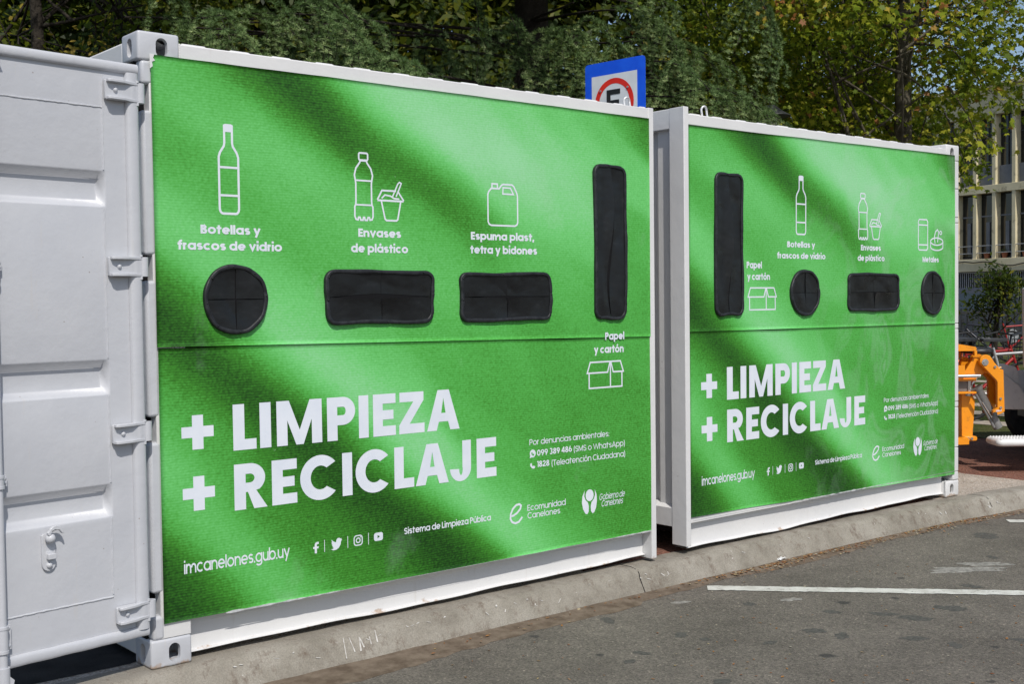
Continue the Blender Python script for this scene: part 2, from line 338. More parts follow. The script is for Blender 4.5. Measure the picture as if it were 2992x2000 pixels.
# tyre scuffs: thin white strokes on the face of the kerb
su = MB()
def on_kerb(x, t):
    k = 1+t*4.0; i = min(int(k), 5); f_ = k-i; (d0, z0), (d1, z1) = prof[i], prof[i+1]
    return (x, kx(x)+d0+(d1-d0)*f_-.0035, z0+(z1-z0)*f_+.002)
for x0, t0, t1, w_ in [(.86+.035*i+random.uniform(-.01, .01), random.uniform(.15, .4), random.uniform(.6, .95), random.uniform(.002, .005)) for i in range(6)]+[(random.uniform(.3, 6.5), .3+random.random()*.5, .0, random.uniform(.003, .007)) for _ in range(46)]:
    if t1 == 0: t1 = t0+random.uniform(.03, .12)
    p, q = on_kerb(x0, t0), on_kerb(x0+random.uniform(-.03, .03), t1)
    su.add([(p[0]-w_, p[1], p[2]), (p[0]+w_, p[1], p[2]), (q[0]+w_*.7, q[1], q[2]), (q[0]-w_*.7, q[1], q[2])], [(0, 1, 2, 3)])
tag(su.build('kerb_scuffs', mottled('scuff_white', (.38, .36, .33), (.6, .58, .55), 60, .9, .1), fix=False), kind='structure')
# joints of the kerb stones
jt = MB()
for x, sl in ((2.76, .03), (6.35, .04), (-.9, .02)):
    pts = [(x+sl*(i/8)*.8+random.uniform(-.006, .006), kx(x)+d*1.0-.0015, z+.0015) for i, (d, z) in enumerate(prof[:9])]
    for a, b in zip(pts, pts[1:]): jt.add([(a[0]-.003, a[1], a[2]), (a[0]+.003, a[1], a[2]), (b[0]+.003, b[1], b[2]), (b[0]-.003, b[1], b[2])], [(0, 1, 2, 3)])
tag(jt.build('kerb_joints', M['seam']), kind='structure')
road_edge = [(x, kx(x)-.085) for x in xs]
sheet('road', [(-60, -60), (90, -60), (90, -9)]+road_edge[::-1]+[(-60, -.1)], ZR, M['asphalt'])
# sand and dust lying in the gutter
g = MB(); vs = []
gx = list(np.arange(-3, 9, .06))
for x in gx:
    wd = .05+.07*abs(math.sin(x*1.9)*math.cos(x*.83))+random.uniform(0, .025)+(.10 if x < 2.6 else 0)*(1-abs(x-1)/4)
    vs += [(x, kx(x)-.105, ZR+.014), (x, kx(x)-.105-wd*.45, ZR+.006+random.uniform(0, .002)), (x, kx(x)-.105-wd, ZR+.001)]
g.add(vs, [(i*3+k, i*3+k+1, (i+1)*3+k+1, (i+1)*3+k) for i in range(len(gx)-1) for k in (0, 1)])
tag(g.build('gutter_dust', M['dust'], smooth=True), kind='stuff')
# parking lines with ragged edges
def line(name, a, b, wd):
    a, b = np.array(a), np.array(b); t = (b-a)/np.linalg.norm(b-a); nn = np.array([-t[1], t[0]]); L = np.linalg.norm(b-a)
    k = int(L/.025); L1 = [a+t*L*i/k+nn*(wd/2+random.uniform(-.006, .006)) for i in range(k+1)]; L2 = [a+t*L*i/k-nn*(wd/2+random.uniform(-.006, .006)) for i in range(k+1)]
    mb = MB(); mb.add([(p[0], p[1], ZR+.004) for p in L1]+[(p[0], p[1], ZR+.004) for p in L2], [(i, i+1, k+2+i, k+1+i) for i in range(k)])
    o = mb.build(name, M['roadpaint'], fix=False)
    if o.data.polygons[0].normal.z < 0: o.data.flip_normals()
    tag(o, kind='structure')
line('parking_line', (3.12, -.268), (5.9, -3.25), .105)
line('parking_line', (6.20, -.42), (8.6, -2.95), .105)
# pale paint blots and dark drips on the road
def blot(mb, c, rx, ry, ang, ragged=.35, z=.004, n=40):
    ph = [random.uniform(0, 6.3) for _ in range(5)]
    pts = []
    for k in range(n):
        q = 2*math.pi*k/n; rr = 1+ragged*sum(math.sin(q*(2+i*2)+ph[i])/(1.6+i) for i in range(5))*.6+random.uniform(-.06, .06)
        x, y = rx*rr*math.cos(q), ry*rr*math.sin(q); pts.append((c[0]+x*math.cos(ang)-y*math.sin(ang), c[1]+x*math.sin(ang)+y*math.cos(ang), ZR+z))
    mb.add([(c[0], c[1], ZR+z)]+pts, [(0, k+1, (k+1) % n+1) for k in range(n)])
def groundpt(x, y, z=ZR):
    d = ray(x, y); t = (z-CAM[2])/d[2]; return CAM+t*d
pb = MB()
for px, py, rx, ry in ((2830, 1665, .20, .07), (2880, 1650, .16, .05), (2790, 1672, .12, .04), (2313, 1754, .06, .032), (1990, 1762, .055, .025), (2829, 1497, .12, .05)):
    q = groundpt(px, py); blot(pb, q, rx, ry, -.6, .55, .0009+.00003*len(pb.v)/41)
tag(pb.build('paint_stains', mottled('pale_stain', (.17, .16, .15), (.33, .31, .29), 35, .9, .1, c2=(.13, .12, .11), s2=24)), kind='structure')
M['oil'] = mottled('oil_stain', (.058, .054, .051), (.105, .098, .091), 60, .75, .25)
ob = MB()
for px, py, s in ((1990, 1857, 1), (2675, 1808, 1.5), (2672, 1867, 1.2), (1780, 1817, .9), (2790, 1780, 1.3), (2570, 1796, 1), (2790, 1887, 1), (1875, 1910, .9), (2380, 1845, 1.2), (2430, 1790, .9), (2750, 1777, .9),
                  (2880, 1567, 1.6), (2190, 1767, .8), (2840, 1715, 1), (2600, 1796, .8), (2990, 1873, 1), (1770, 1810, .7), (2110, 1993, 1.1), (2900, 1630, .7), (2250, 1880, .8), (2460, 1860, 1.1), (1840, 1935, .8), (2060, 1870, .7)):
    q = groundpt(px, py); s_ = s*.045*np.linalg.norm(q-CAM)/6; blot(ob, q, s_, s_*.75, random.uniform(0, 3), .42, .0004+.00002*len(ob.v)/41)
tag(ob.build('oil_stains', M['oil']), kind='structure')
# pavement behind the kerb: beige pebbles, red granulate beyond, under the containers too
ke = [(x, kx(x)+.115) for x in xs]
sheet('ground', [(-300, -300), (500, -300), (500, 500), (-300, 500)], -.18, M['soil'])
def between(x0, x1): return [p for p in ke if x0-1e-6 <= p[0] <= x1+1e-6]
sheet('pavement', [(x, y-.02) for x, y in ke]+[(40, 9), (14, 16), (-14, 16)], -.008, M['redpave'])
sheet('painted_shade_ground', [(-14, .16), (-.02, .16), (.3, .30), (.3, 5), (-14, 5)], -.0015, mottled('ground_shade_tone', (.022, .021, .020), (.045, .042, .040), 6, .9, .15, bscale=120, bstr=.6))  # deep shade by the open door, painted as a dark ground colour
b1 = between(-14, 2.6); sheet('gravel_strip', b1+[(2.6, .42), (-14, .42)], -.003, M['pebble'])
b2 = between(5.9, 7.35); sheet('gravel_strip', b2+[(7.34, .55), (7.5, 1.0), (7.5, 3.4), (5.9, 3.4)], -.003, M['pebble'])
def grass_ground():
    m, t, b = nodes_of('lawn', .95, .1); p = wpos(t)
    c = ramp(t, noise(t, p, .9, 6, .7).outputs[0], [(.3, (.045, .06, .015)), (.5, (.085, .105, .03)), (.68, (.17, .15, .07)), (.8, (.30, .25, .16))]).outputs[0]
    g_ = ramp(t, noise(t, p, 55, 3).outputs[0], [(.3, (.5, .5, .5)), (.7, (1.25, 1.25, 1.25))]).outputs[0]
    t.links.new(mix(t, 1.0, c, g_, 'MULTIPLY'), b.inputs['Base Color']); bump(t, b, noise(t, p, 40, 4).outputs[0], 1, .05); return m
M['lawn'] = grass_ground()
sheet('lawn', [(10.6, -6), (13, -8), (36, -8), (36, 60), (-20, 60), (-20, 5.5), (9.4, 5.5)], -.002, M['lawn'])
M['pale'] = mottled('pale_paving', (.30, .26, .21), (.42, .37, .31), 6, .9, .1, bscale=60)
for i in range(7):
    x0 = 11.0+i*1.05; sheet('path', [(x0, -4.5), (x0+.42, -4.5), (x0+.42, 9), (x0, 9)], .003, M['pale'])
sheet('street', [(36.2, -40), (42.6, -40), (42.6, 60), (36.2, 60)], .004, mottled('far_asphalt', (.10, .10, .10), (.15, .145, .14), 1, .9, .1))
# fallen leaves, twigs and grit: nobody could count them
lv = MB()
def fleck(x, y, z, s):
    a = random.uniform(0, 6.28); c, s_ = math.cos(a), math.sin(a); e = s*random.uniform(.25, .7); h = random.uniform(.1, .5)*s
    P = [(-s, 0, .0), (0, -e, h*.4), (s, 0, random.uniform(0, h)), (0, e, h*.5)]
    lv.add([(x+p[0]*c-p[1]*s_, y+p[0]*s_+p[1]*c, z+.003+p[2]) for p in P], [(0, 1, 2, 3)])
for _ in range(1100):
    x = random.choice((random.uniform(1.2, 9), random.gauss(4.6, .5), random.gauss(3.8, .3), random.gauss(6.0, .4))); y = kx(x)-.105-abs(random.gauss(0, .05)); fleck(x, y, ZR+.008, random.uniform(.004, .017))
for _ in range(260):
    q = groundpt(random.uniform(1250, 2992), random.uniform(1480, 2000)); 
    if q[1] < kx(q[0])-.15: fleck(q[0], q[1], ZR, random.uniform(.004, .012))
for _ in range(60): fleck(random.uniform(6.3, 7.6), random.uniform(.0, .9), 0, random.uniform(.006, .016))
def leaf_litter():
    m, t, b = nodes_of('dry_leaves', .8, .2); g_ = N(t, 'ShaderNodeNewGeometry')
    c = ramp(t, g_.outputs['Random Per Island'], [(0, (.20, .07, .03)), (.35, (.32, .15, .05)), (.6, (.16, .10, .06)), (.8, (.38, .28, .14)), (1, (.36, .33, .28))]).outputs[0]; t.links.new(c, b.inputs['Base Color']); return m
tag(lv.build('fallen_leaves', leaf_litter(), fix=False), kind='stuff')
# a scrap of white paper in the gutter
pm = MB(); q = groundpt(2280, 1644)
bmv = []; 
for i in range(7):
    for j in range(5): bmv.append((q[0]+(i-3)*.011+random.uniform(-.004, .004), q[1]+(j-2)*.010+random.uniform(-.004, .004), ZR+.012+random.uniform(0, .022)))
pm.add(bmv, [(i*5+j, (i+1)*5+j, (i+1)*5+j+1, i*5+j+1) for i in range(6) for j in range(4)])
tag(pm.build('paper_scrap', mottled('paper', (.72, .72, .72), (.8, .8, .8), 30, .8, .2), fix=False), 'small crumpled scrap of white paper lying on the road at the foot of the kerb', 'litter')
# ------------------------------------------------------------------ containers
def arc(cx, cy, rx, ry, a0, a1, n=14):
    return [(cx+rx*math.cos(math.radians(a0+(a1-a0)*i/n)), cy+ry*math.sin(math.radians(a0+(a1-a0)*i/n))) for i in range(n+1)]
def stadium(cx, cz, wd, h, n=10):
    r = wd/2; return arc(cx, cz+h/2-r, r, r, 0, 180, n)+arc(cx, cz-h/2+r, r, r, 180, 360, n)
def rrect(cx, cz, wd, h, r, n=6):
    return (arc(cx+wd/2-r, cz+h/2-r, r, r, 0, 90, n)+arc(cx-wd/2+r, cz+h/2-r, r, r, 90, 180, n)
            + arc(cx-wd/2+r, cz-h/2+r, r, r, 180, 270, n)+arc(cx+wd/2-r, cz-h/2+r, r, r, 270, 360, n))
def bool_mesh(o, cutters, name=None):
    for c in cutters:
        md = o.modifiers.new('cut', 'BOOLEAN'); md.operation = 'DIFFERENCE'; md.object = c; md.solver = 'EXACT'
    bpy.context.view_layer.update()
    me = bpy.data.meshes.new_from_object(o.evaluated_get(bpy.context.evaluated_depsgraph_get()))
    o.modifiers.clear(); o.data = me
    me.polygons.foreach_set('use_smooth', [True]*len(me.polygons)); me.set_sharp_from_angle(angle=math.radians(35))
    for c in cutters: bpy.data.objects.remove(c)
def casting(parent, x0, x1, y0, y1, z0, z1, front=True, endx=None):
    """hollow ISO corner block with slots in its front, its end and its top or bottom"""
    o = MB().box(x0, x1, y0, y1, z0, z1).build('corner_casting', M['white'], parent, bevel=.011, seg=3)
    W_ = wloc(parent)
    def cutter(mb):
        return mb.build('cutter', M['white'])
    t = .022
    cs = [cutter(MB().box(x0+t, x1-t, y0+t, y1-t, z0+t, z1-t))]
    fx = (x0+x1)/2+(.012 if x0 < 1 else -.012)
    cz = (z0+z1)/2-.002
    cs.append(cutter(MB().prism(stadium(fx, cz, .050, .078), lambda a, b, d: (a, d, b), y0-.05, y0+.06)))
    cs.append(cutter(MB().prism(stadium((y0+y1)/2, cz, .048, .076), lambda a, b, d: (d, a, b), x0-.05, x0+.06) if endx == 'lo' else
                     MB().prism(stadium((y0+y1)/2, cz, .048, .076), lambda a, b, d: (d, a, b), x1-.06, x1+.05)))
    bool_mesh(o, cs); return o

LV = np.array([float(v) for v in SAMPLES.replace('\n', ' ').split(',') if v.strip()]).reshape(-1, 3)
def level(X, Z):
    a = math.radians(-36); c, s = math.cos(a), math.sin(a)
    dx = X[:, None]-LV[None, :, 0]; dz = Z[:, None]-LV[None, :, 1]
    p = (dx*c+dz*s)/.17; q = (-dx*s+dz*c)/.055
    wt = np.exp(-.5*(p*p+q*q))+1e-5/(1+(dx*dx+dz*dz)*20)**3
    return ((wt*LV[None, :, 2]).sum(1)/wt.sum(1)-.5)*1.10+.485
def surf(x, z): return .0012*math.sin(x*5.1+z*3)+.0010*math.sin(x*2.3-z*4.4)      # the boards are not quite flat
def panel(name, parent, x0, x1, zlo, zhi, y, curl=0, shift=0, ragged=True):
    """a sheet of printed board as a fine grid; zlo, zhi are functions of x"""
    nx, nz = int((x1-x0)/.02), 60
    if zhi((x0+x1)/2)-zlo((x0+x1)/2) < .4: nz = 20
    V = []; 
    for j in range(nz+1):
        v = j/nz
        for i in range(nx+1):
            x = x0+(x1-x0)*i/nx; za, zb = zlo(x), zhi(x); z = za+(zb-za)*v
            yy = y+surf(x, z)
            if curl: yy -= curl*max(0, math.sin(x*3.1+1.2)*math.sin(x*7.7+.4)+.25)*max(0, 1-(z-za)/.05)**2
            V.append((x, yy, z))
    nxy = nx+1
    F = [(j*nxy+i, j*nxy+i+1, (j+1)*nxy+i+1, (j+1)*nxy+i) for j in range(nz) for i in range(nx)]
    mb = MB(); mb.add(V, F)
    nV = len(mb.v)      # a rim gives the board its thickness
    rimidx = [i for i in range(nxy)]+[j*nxy+nx for j in range(1, nz+1)]+[nz*nxy+i for i in range(nx-1, -1, -1)]+[j*nxy for j in range(nz-1, 0, -1)]
    mb.add([(V[i][0], V[i][1]+.005, V[i][2]) for i in rimidx], [])
    L = len(rimidx); mb.f += [(rimidx[i], rimidx[(i+1) % L], nV+(i+1) % L, nV+i) for i in range(L)]
    o = mb.build(name, M['print'], parent, fix=False)
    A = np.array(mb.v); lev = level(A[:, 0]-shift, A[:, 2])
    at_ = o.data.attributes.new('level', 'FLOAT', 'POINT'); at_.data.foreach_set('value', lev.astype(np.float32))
    o.data.polygons.foreach_set('use_smooth', [True]*len(F)+[False]*L)
    return o

# ---- ink: ribbons and outlines laid on the boards
INK_UP, INK_LO = -.0086, -.0064
class Ink:
    def __init__(s, y0=INK_UP): s.mb = MB(); s.k = 0; s.y0 = y0
    def y(s): s.k = (s.k+1) % 9; return s.y0-.00010*s.k
    def ribbon(s, pts, wd, closed=False, fn=None):
        P = [np.array(p, float) for p in pts]; m = len(P); y = s.y(); L = []; R = []
        for i in range(m):
            if closed: a, b = P[i]-P[i-1], P[(i+1) % m]-P[i]
            else: a = P[i]-P[i-1] if i else P[1]-P[0]; b = P[i+1]-P[i] if i < m-1 else P[-1]-P[-2]
            a = a/(np.linalg.norm(a)+1e-12); b = b/(np.linalg.norm(b)+1e-12)
            n1 = np.array([-a[1], a[0]]); n2 = np.array([-b[1], b[0]]); n = n1+n2; n /= np.linalg.norm(n)+1e-9
            k = 1/max(.45, n@n1); L.append(P[i]+n*wd/2*k); R.append(P[i]-n*wd/2*k)
        fn = fn or (lambda q: q)
        V = [fn(q) for q in L]+[fn(q) for q in R]
        F = [(i, (i+1) % m, m+(i+1) % m, m+i) for i in range(m if closed else m-1)]
        s.mb.add([(q[0], y, q[1]) for q in V], F)
    def poly(s, loops, fn=None):
        y = s.y(); fn = fn or (lambda q: q)
        loops = [[fn(q) for q in lp] for lp in loops]
        tri = tessellate_polygon([[Vector((a, b, 0)) for a, b in lp] for lp in loops])
        s.mb.add([(a, y, b) for lp in loops for a, b in lp], [tuple(t) for t in tri])
    def done(s, name, parent):
        s.mb.v = [(x, y+surf(x, z), z) for x, y, z in s.mb.v]; return s.mb.build(name, M['ink'], parent, fix=False)

def caption(parent, lines, y0=None):
    for t_, x0, x1, b_, cap in lines:
        k = Ink(INK_UP if y0 is None else y0); write(k, t_, x0, x1, b_, cap, .235); k.done('caption', parent)
def glyph(ch, w):
    h = w/2; x = .785
    def ring(cx, rx, a0=0, a1=360, n=22, cy=x/2, ry=None):
        return arc(cx, cy, rx-h, (ry or x/2+.008)-h, a0, a1, n)
    S = []
    if ch in 'abdpqg' or ch in 'áé':
        W = .84
        if ch != 'é':
            S.append((ring(.43, .43)[:-1], True))
            st = W-h+.01 if ch in 'adqgá' else h
            lo, hi = {'a': (0, x), 'á': (0, x), 'd': (0, 1.07), 'b': (0, 1.07), 'p': (-.30, x), 'q': (-.30, x), 'g': (-.02, x)}[ch]
            S.append(([(st, lo), (st, hi)], False))
            if ch == 'g': S.append(([(st, 0)]+arc(.43, -.02, st-.43, .29-h, 0, -150, 14), False))
            if ch == 'á': S.append(([(.36, x+.10), (.56, x+.30)], False))
            return S, W+.02
    if ch == 'o': return [(ring(.43, .43)[:-1], True)], .86
    if ch == 'ó': return [(ring(.43, .43)[:-1], True), ([(.36, x+.10), (.56, x+.30)], False)], .86
    if ch == 'c': return [(ring(.42, .42, 47, 313), False)], .76
    if ch == 'e': return [(ring(.42, .42, 0, 318), False), ([(h*1.1, x/2), (.84-h*.4, x/2)], False)], .84
    if ch in 'nh': return [([(h, 0), (h, x if ch == 'n' else 1.07)], False), ([(h, x-.36)]+arc(.37, x-.355, .37-h, .36-h, 180, 0, 14)+[(.74-h, 0)], False)], .74
    if ch in 'uú':
        S = [([(.74-h, x), (.74-h, 0)], False), ([(h, x)]+arc(.37, .355, .37-h, .36-h, 180, 360, 14), False)]
        if ch == 'ú': S.append(([(.30, x+.10), (.50, x+.30)], False))
        return S, .74
    if ch == 'm':
        S = [([(h, 0), (h, x)], False)]
        for o in (0, .60-h*.2): S.append(([(o+h, x-.34)]+arc(o+.31, x-.325, .31-h, .33-h, 180, 0, 12)+[(o+.62-h, 0)], False))
        return S, 1.22-h*.2
    if ch == 'r': return [([(h, 0), (h, x)], False), ([(h, x-.36)]+arc(.37, x-.36, .37-h, .36-h, 180, 92, 8), False)], .42
    if ch == 'i': return [([(h, 0), (h, x)], False), ([(h, x+.13), (h, x+.13+w*1.05)], False)], w
    if ch == 'l': return [([(h, 0), (h, 1.07)], False)], w
    if ch == 't': return [([(.13+h, 0), (.13+h, 1.0)], False), ([(.0, x-h), (.52, x-h)], False)], .52
    if ch == 'f': return [([(.10+h, 0), (.10+h, .82)]+arc(.10+.34, .82, .34-h, .27-h*.8, 180, 82, 9), False), ([(0, x-h*1.1), (.48, x-h*1.1)], False)], .48
    if ch == 's':
        ry = (x-w)/4; rx = .31-h
        return [(arc(.32, x-h-ry, rx, ry, 30, 270, 12)+arc(.32, h+ry, rx, ry, 90, -150, 12)[1:], False)], .63
    if ch == 'v': return [([(h*.8, x), (.38, h*.9), (.76-h*.8, x)], False)], .76
    if ch == 'y': return [([(h*.8, x), (.40, .06)], False), ([(.76-h*.8, x), (.24, -.30)], False)], .76
    if ch == 'z': return [([(0, x-h), (.60, x-h)], False), ([(0, h), (.62, h)], False), ([(.52, x-h), (.10, h)], False)], .62
    if ch == 'B': return [([(h, 0), (h, 1)], False), ([(h, 1-h), (.36, 1-h)]+arc(.36, .755, .26-h, .245-h, 90, -90, 10)+[(h, .51)], False), ([(.36, .51)]+arc(.38, .265+h*.2, .30-h, .265-h*.8, 90, -90, 10)+[(h, h)], False)], .68
    if ch == 'E': return [([(h, 0), (h, 1)], False), ([(h, 1-h), (.56, 1-h)], False), ([(h, .5), (.52, .5)], False), ([(h, h), (.56, h)], False)], .56
    if ch == 'L': return [([(h, 0), (h, 1)], False), ([(h, h), (.50, h)], False)], .5
    if ch == 'P': return [([(h, 0), (h, 1)], False), ([(h, 1-h), (.36, 1-h)]+arc(.36, .70, .32-h, .30-h, 90, -90, 12)+[(h, .40+h)], False)], .68
    if ch == 'S': return [(arc(.36, 1-h-(1-w)/4, .33-h, (1-w)/4, 20, 270, 12)+arc(.36, h+(1-w)/4, .35-h, (1-w)/4, 90, -155, 12)[1:], False)], .72
    if ch == 'C': return [(arc(.52, .5, .52-h, .51-h, 45, 315, 22), False)], .93
    if ch == 'G': return [(arc(.52, .5, .52-h, .51-h, 45, 350, 22), False), ([(.52, .45), (1.02, .45)], False)], 1.03
    if ch == 'M': return [([(h, 0), (h, 1)], False), ([(1.0-h, 0), (1.0-h, 1)], False), ([(h, 1-h*.5), (.5, .12), (1-h, 1-h*.5)], False)], 1.0
    if ch == 'W': return [([(h*.7, 1), (.36, h), (.68, 1-h), (1.0, h), (1.36-h*.7, 1)], False)], 1.36
    if ch == 'A': return [([(h*.7, 0), (.48, 1-h), (.96-h*.7, 0)], False), ([(.20, .28), (.76, .28)], False)], .96
    if ch == 'T': return [([(.34, 0), (.34, 1)], False), ([(0, 1-h), (.68, 1-h)], False)], .68
    if ch == '0': return [(arc(.36, .5, .36-h, .51-h, 0, 360, 22)[:-1], True)], .72
    if ch == '1': return [([(.26, 0), (.26, 1)], False), ([(.02, 1-h), (.26, 1-h)], False)], .34
    if ch == '2': return [(arc(.33, .68, .32-h, .32-h, 170, -25, 12)+[(.05, h)], False), ([(.02, h), (.66, h)], False)], .66
    if ch == '3': return [(arc(.30, .745, .30-h, .255-h*.5, 150, -90, 12), False), (arc(.30, .27, .34-h, .27-h*.8, 90, -150, 12), False)], .66
    if ch == '4': return [([(.50, 0), (.50, 1)], False), ([(.46, .98), (.06, .30)], False), ([(.0, .27), (.68, .27)], False)], .68
    if ch == '6': return [(arc(.35, .33, .35-h, .33-h, 0, 360, 18)[:-1], True), ([(.04+h*.6, .40), (.40, 1)], False)], .70
    if ch == '8': return [(arc(.35, .74, .29-h, .27-h, 0, 360, 16)[:-1], True), (arc(.35, .27, .35-h, .28-h, 0, 360, 16)[:-1], True)], .70
    if ch == '9': return [(arc(.35, .67, .35-h, .33-h, 0, 360, 18)[:-1], True), ([(.66-h*.6, .60), (.30, 0)], False)], .70
    if ch == '.': return [([(h, 0), (h, w*1.05)], False)], w
    if ch == ',': return [([(h*1.2, w), (h*.5, -.14)], False)], w
    if ch == ':': return [([(h, 0), (h, w*1.05)], False), ([(h, .5), (h, .5+w*1.05)], False)], w
    if ch == '(': return [(arc(.36, .42, .36-h, .72, 122, 238, 10), False)], .26
    if ch == ')': return [(arc(-.10, .42, .36-h, .72, 58, -58, 10), False)], .26
    raise KeyError(ch)
def write(ink, text, x0, x1, base, cap, w, shear=0, gap=.055, slope=0):
    cur = 0; items = []
    for ch in text:
        if ch == ' ': cur += .30; continue
        S, adv = glyph(ch, w); items.append((cur, S)); cur += adv+gap*(1.25-w*1.2)
    tot = cur-gap*(1.25-w*1.2); sx = (x1-x0)/tot
    for o, S in items:
        for pts, cl in S:
            ink.ribbon(pts, w, cl, lambda q, o=o: (x0+(q[0]+o)*sx+shear*q[1]*cap, base+q[1]*cap+slope*((q[0]+o)*sx)))

# ---- headline letters as true outlines
def rect(a, b, c, d): return [(a, c), (b, c), (b, d), (a, d)]
def head_letter(ink, ch, x0, x1, base, cap):
    W = x1-x0; s = .0535; b = .0455
    f = lambda q: (x0+q[0], base+q[1])
    if ch == 'I': L = [rect(0, W, 0, cap)]
    elif ch == 'L': L = [[(0, 0), (W, 0), (W, b), (s, b), (s, cap), (0, cap)]]
    elif ch == 'E':
        m0, m1 = cap*.5-b*.48, cap*.5+b*.48
        L = [[(0, 0), (W, 0), (W, b), (s, b), (s, m0), (W*.90, m0), (W*.90, m1), (s, m1), (s, cap-b), (W, cap-b), (W, cap), (0, cap)]]
    elif ch == 'Z': L = [[(0, 0), (W, 0), (W, b), (W*.41, b), (W*.97, cap-b*.9), (W*.97, cap), (W*.02, cap), (W*.02, cap-b), (W*.56, cap-b), (0, b*.9)]]
    elif ch == 'A':
        k = s*1.06; ax = W/2-.034
        ink.poly([[(0, 0), (k, 0), (k+.0135, .042), (W-k-.0135, .042), (W-k, 0), (W, 0), (W/2+.034, cap), (W/2-.034, cap)],
                  [(k+.028, .084), (W/2, cap*.80), (W-k-.028, .084)]], f); return
    elif ch == 'M':
        t = s*.98
        L = [[(0, 0), (t, 0), (t, cap*.56), (W*.42, 0), (W*.58, 0), (W-t, cap*.56), (W-t, 0), (W, 0), (W, cap), (W-.062, cap), (W/2, cap*.33), (.062, cap), (0, cap)]]
    elif ch in 'PR':
        ry = cap*.325; cy = cap-ry; rx = W*.47 if ch == 'R' else W*.44; cx = W*(.94 if ch == 'R' else 1)-rx
        out = [(0, 0), (s, 0), (s, cap-2*ry)]+([] if ch == 'P' else [])
        if ch == 'P': out = [(0, 0), (s, 0), (s, cap-2*ry)]+arc(cx, cy, rx, ry, -90, 90, 20)+[(0, cap)]
        else:
            out = [(0, 0), (s, 0), (s, cap*.375), (s+.010, cap*.375), (W-.064, 0), (W, 0), (W*.66, cap*.40)]+arc(cx, cy, rx, ry, -52, 90, 18)+[(0, cap)]
        hole = [(s, cap-b*.98), ]+arc(cx, cy, rx-s*.95, ry-b*.98, 90, -90, 16)+[(s, cap-2*ry+b*.98)]
        ink.poly([out, hole], f); return
    elif ch == 'C':
        a = 45; rx, ry = W*.53, cap*.515
        L = [arc(rx, cap/2, rx, ry, a-4, 360-a+4, 40)+arc(rx, cap/2, rx-s, ry-b*1.04, 360-a-6, a+6, 36)]
    elif ch == 'J':
        r_ = W/2; c = .062
        L = [[(W, cap), (W-s, cap), (W-s, c)]+arc(W/2+.002, c, W/2-s, c-b*.75+.008, 0, -172, 12)+[(0, c*.98)]+arc(W/2, c, W/2, c+.004, 180, 360, 18)]
    for lp in L: ink.poly([lp], f)

# ---- pictograms
def icon_bottle(name, parent, cx, top, bot, wd, lw):
    k = Ink(); H = top-bot; hw = wd/2-lw/2
    P = [(.40, 0), (.40, .21), (.46, .245), (.86, .315), (1, .365), (1, .93)]
    R = [(cx+a*hw, top-t*H) for a, t in P]
    R += [(cx+hw-lw*1.6*(1-math.cos(q)), bot+lw*.5+lw*2.2*(1-math.sin(q))) for q in (.4, .8, 1.2, 1.57)]
    Lf = [(2*cx-a, b) for a, b in R[::-1]]
    top_ = [(cx-.40*hw, top-.02*H), (cx-.28*hw, top-lw*.5), (cx+.28*hw, top-lw*.5), (cx+.40*hw, top-.02*H)]
    k.ribbon(top_+R[1:]+Lf[:-1], lw, True)
    k.poly([rect(cx-.36*hw, cx+.36*hw, top-.088*H, top-lw*.4)])
    for t in (.478, .787): k.ribbon([(cx-hw, top-t*H), (cx+hw, top-t*H)], lw*.95)
    return k.done(name, parent)
def icon_plastic(name, parent, cx, top, bot, wd, cl, cr, ctop, cbot, sptop, lw):
    k = Ink(); H = top-bot; hw = wd/2-lw/2
    k.ribbon(rrect(cx, top-.055*H, hw*.98, .105*H, lw*.9), lw, True)
    P = [(.34, .115), (.40, .145), (.82, .23), (1, .33), (.90, .41), (.86, .45), (.86, .72), (.90, .77), (1, .80), (1, .94), (.88, .985), (.66, .992), (.60, .955), (.44, .955), (.36, .995), (.12, .995), (.06, .955)]
    R = [(cx+a*hw, top-t*H) for a, t in P]; k.ribbon(R+[(2*cx-a, b) for a, b in R[::-1]], lw, False)
    k.ribbon([(cx-.40*hw, top-.118*H), (cx+.40*hw, top-.118*H)], lw*.8)
    for t in (.41, .77): k.ribbon([(cx-.88*hw, top-t*H), (cx+.88*hw, top-t*H)], lw*.9)
    W = cr-cl; zt = cbot+(ctop-cbot)*.80
    k.ribbon([(cl+W*.16, zt), (cl+W*.29, cbot+lw*1.2), (cl+W*.34, cbot+lw*.4), (cr-W*.30, cbot+lw*.4), (cr-W*.25, cbot+lw*1.2), (cr-W*.13, zt)], lw)
    k.ribbon([(cl+lw*.4, zt+lw*.2), (cl+W*.19, zt+.046), (cl+W*.70, zt+.046)], lw); k.ribbon([(cr-W*.24, zt+.046), (cr-lw*.4, zt+lw*.2)], lw)
    k.ribbon([(cl+.004, zt), (cr-.004, zt)], lw*1.05)
    k.ribbon([(cl+W*.18, zt+.010), (cl+W*.30, zt+.026), (cl+W*.50, zt+.022), (cl+W*.62, zt+.012), (cl+W*.82, zt+.010)], lw*.9)
    sx = cr-W*.13; k.ribbon([(cl+W*.56, zt+.016), (sx-.016, sptop-.012), (sx-.006, sptop-lw*.4), (sx+.004, sptop-.008), (sx-.002, sptop-.022), (cl+W*.70, zt+.020)], lw*.85)
    return k.done(name, parent)
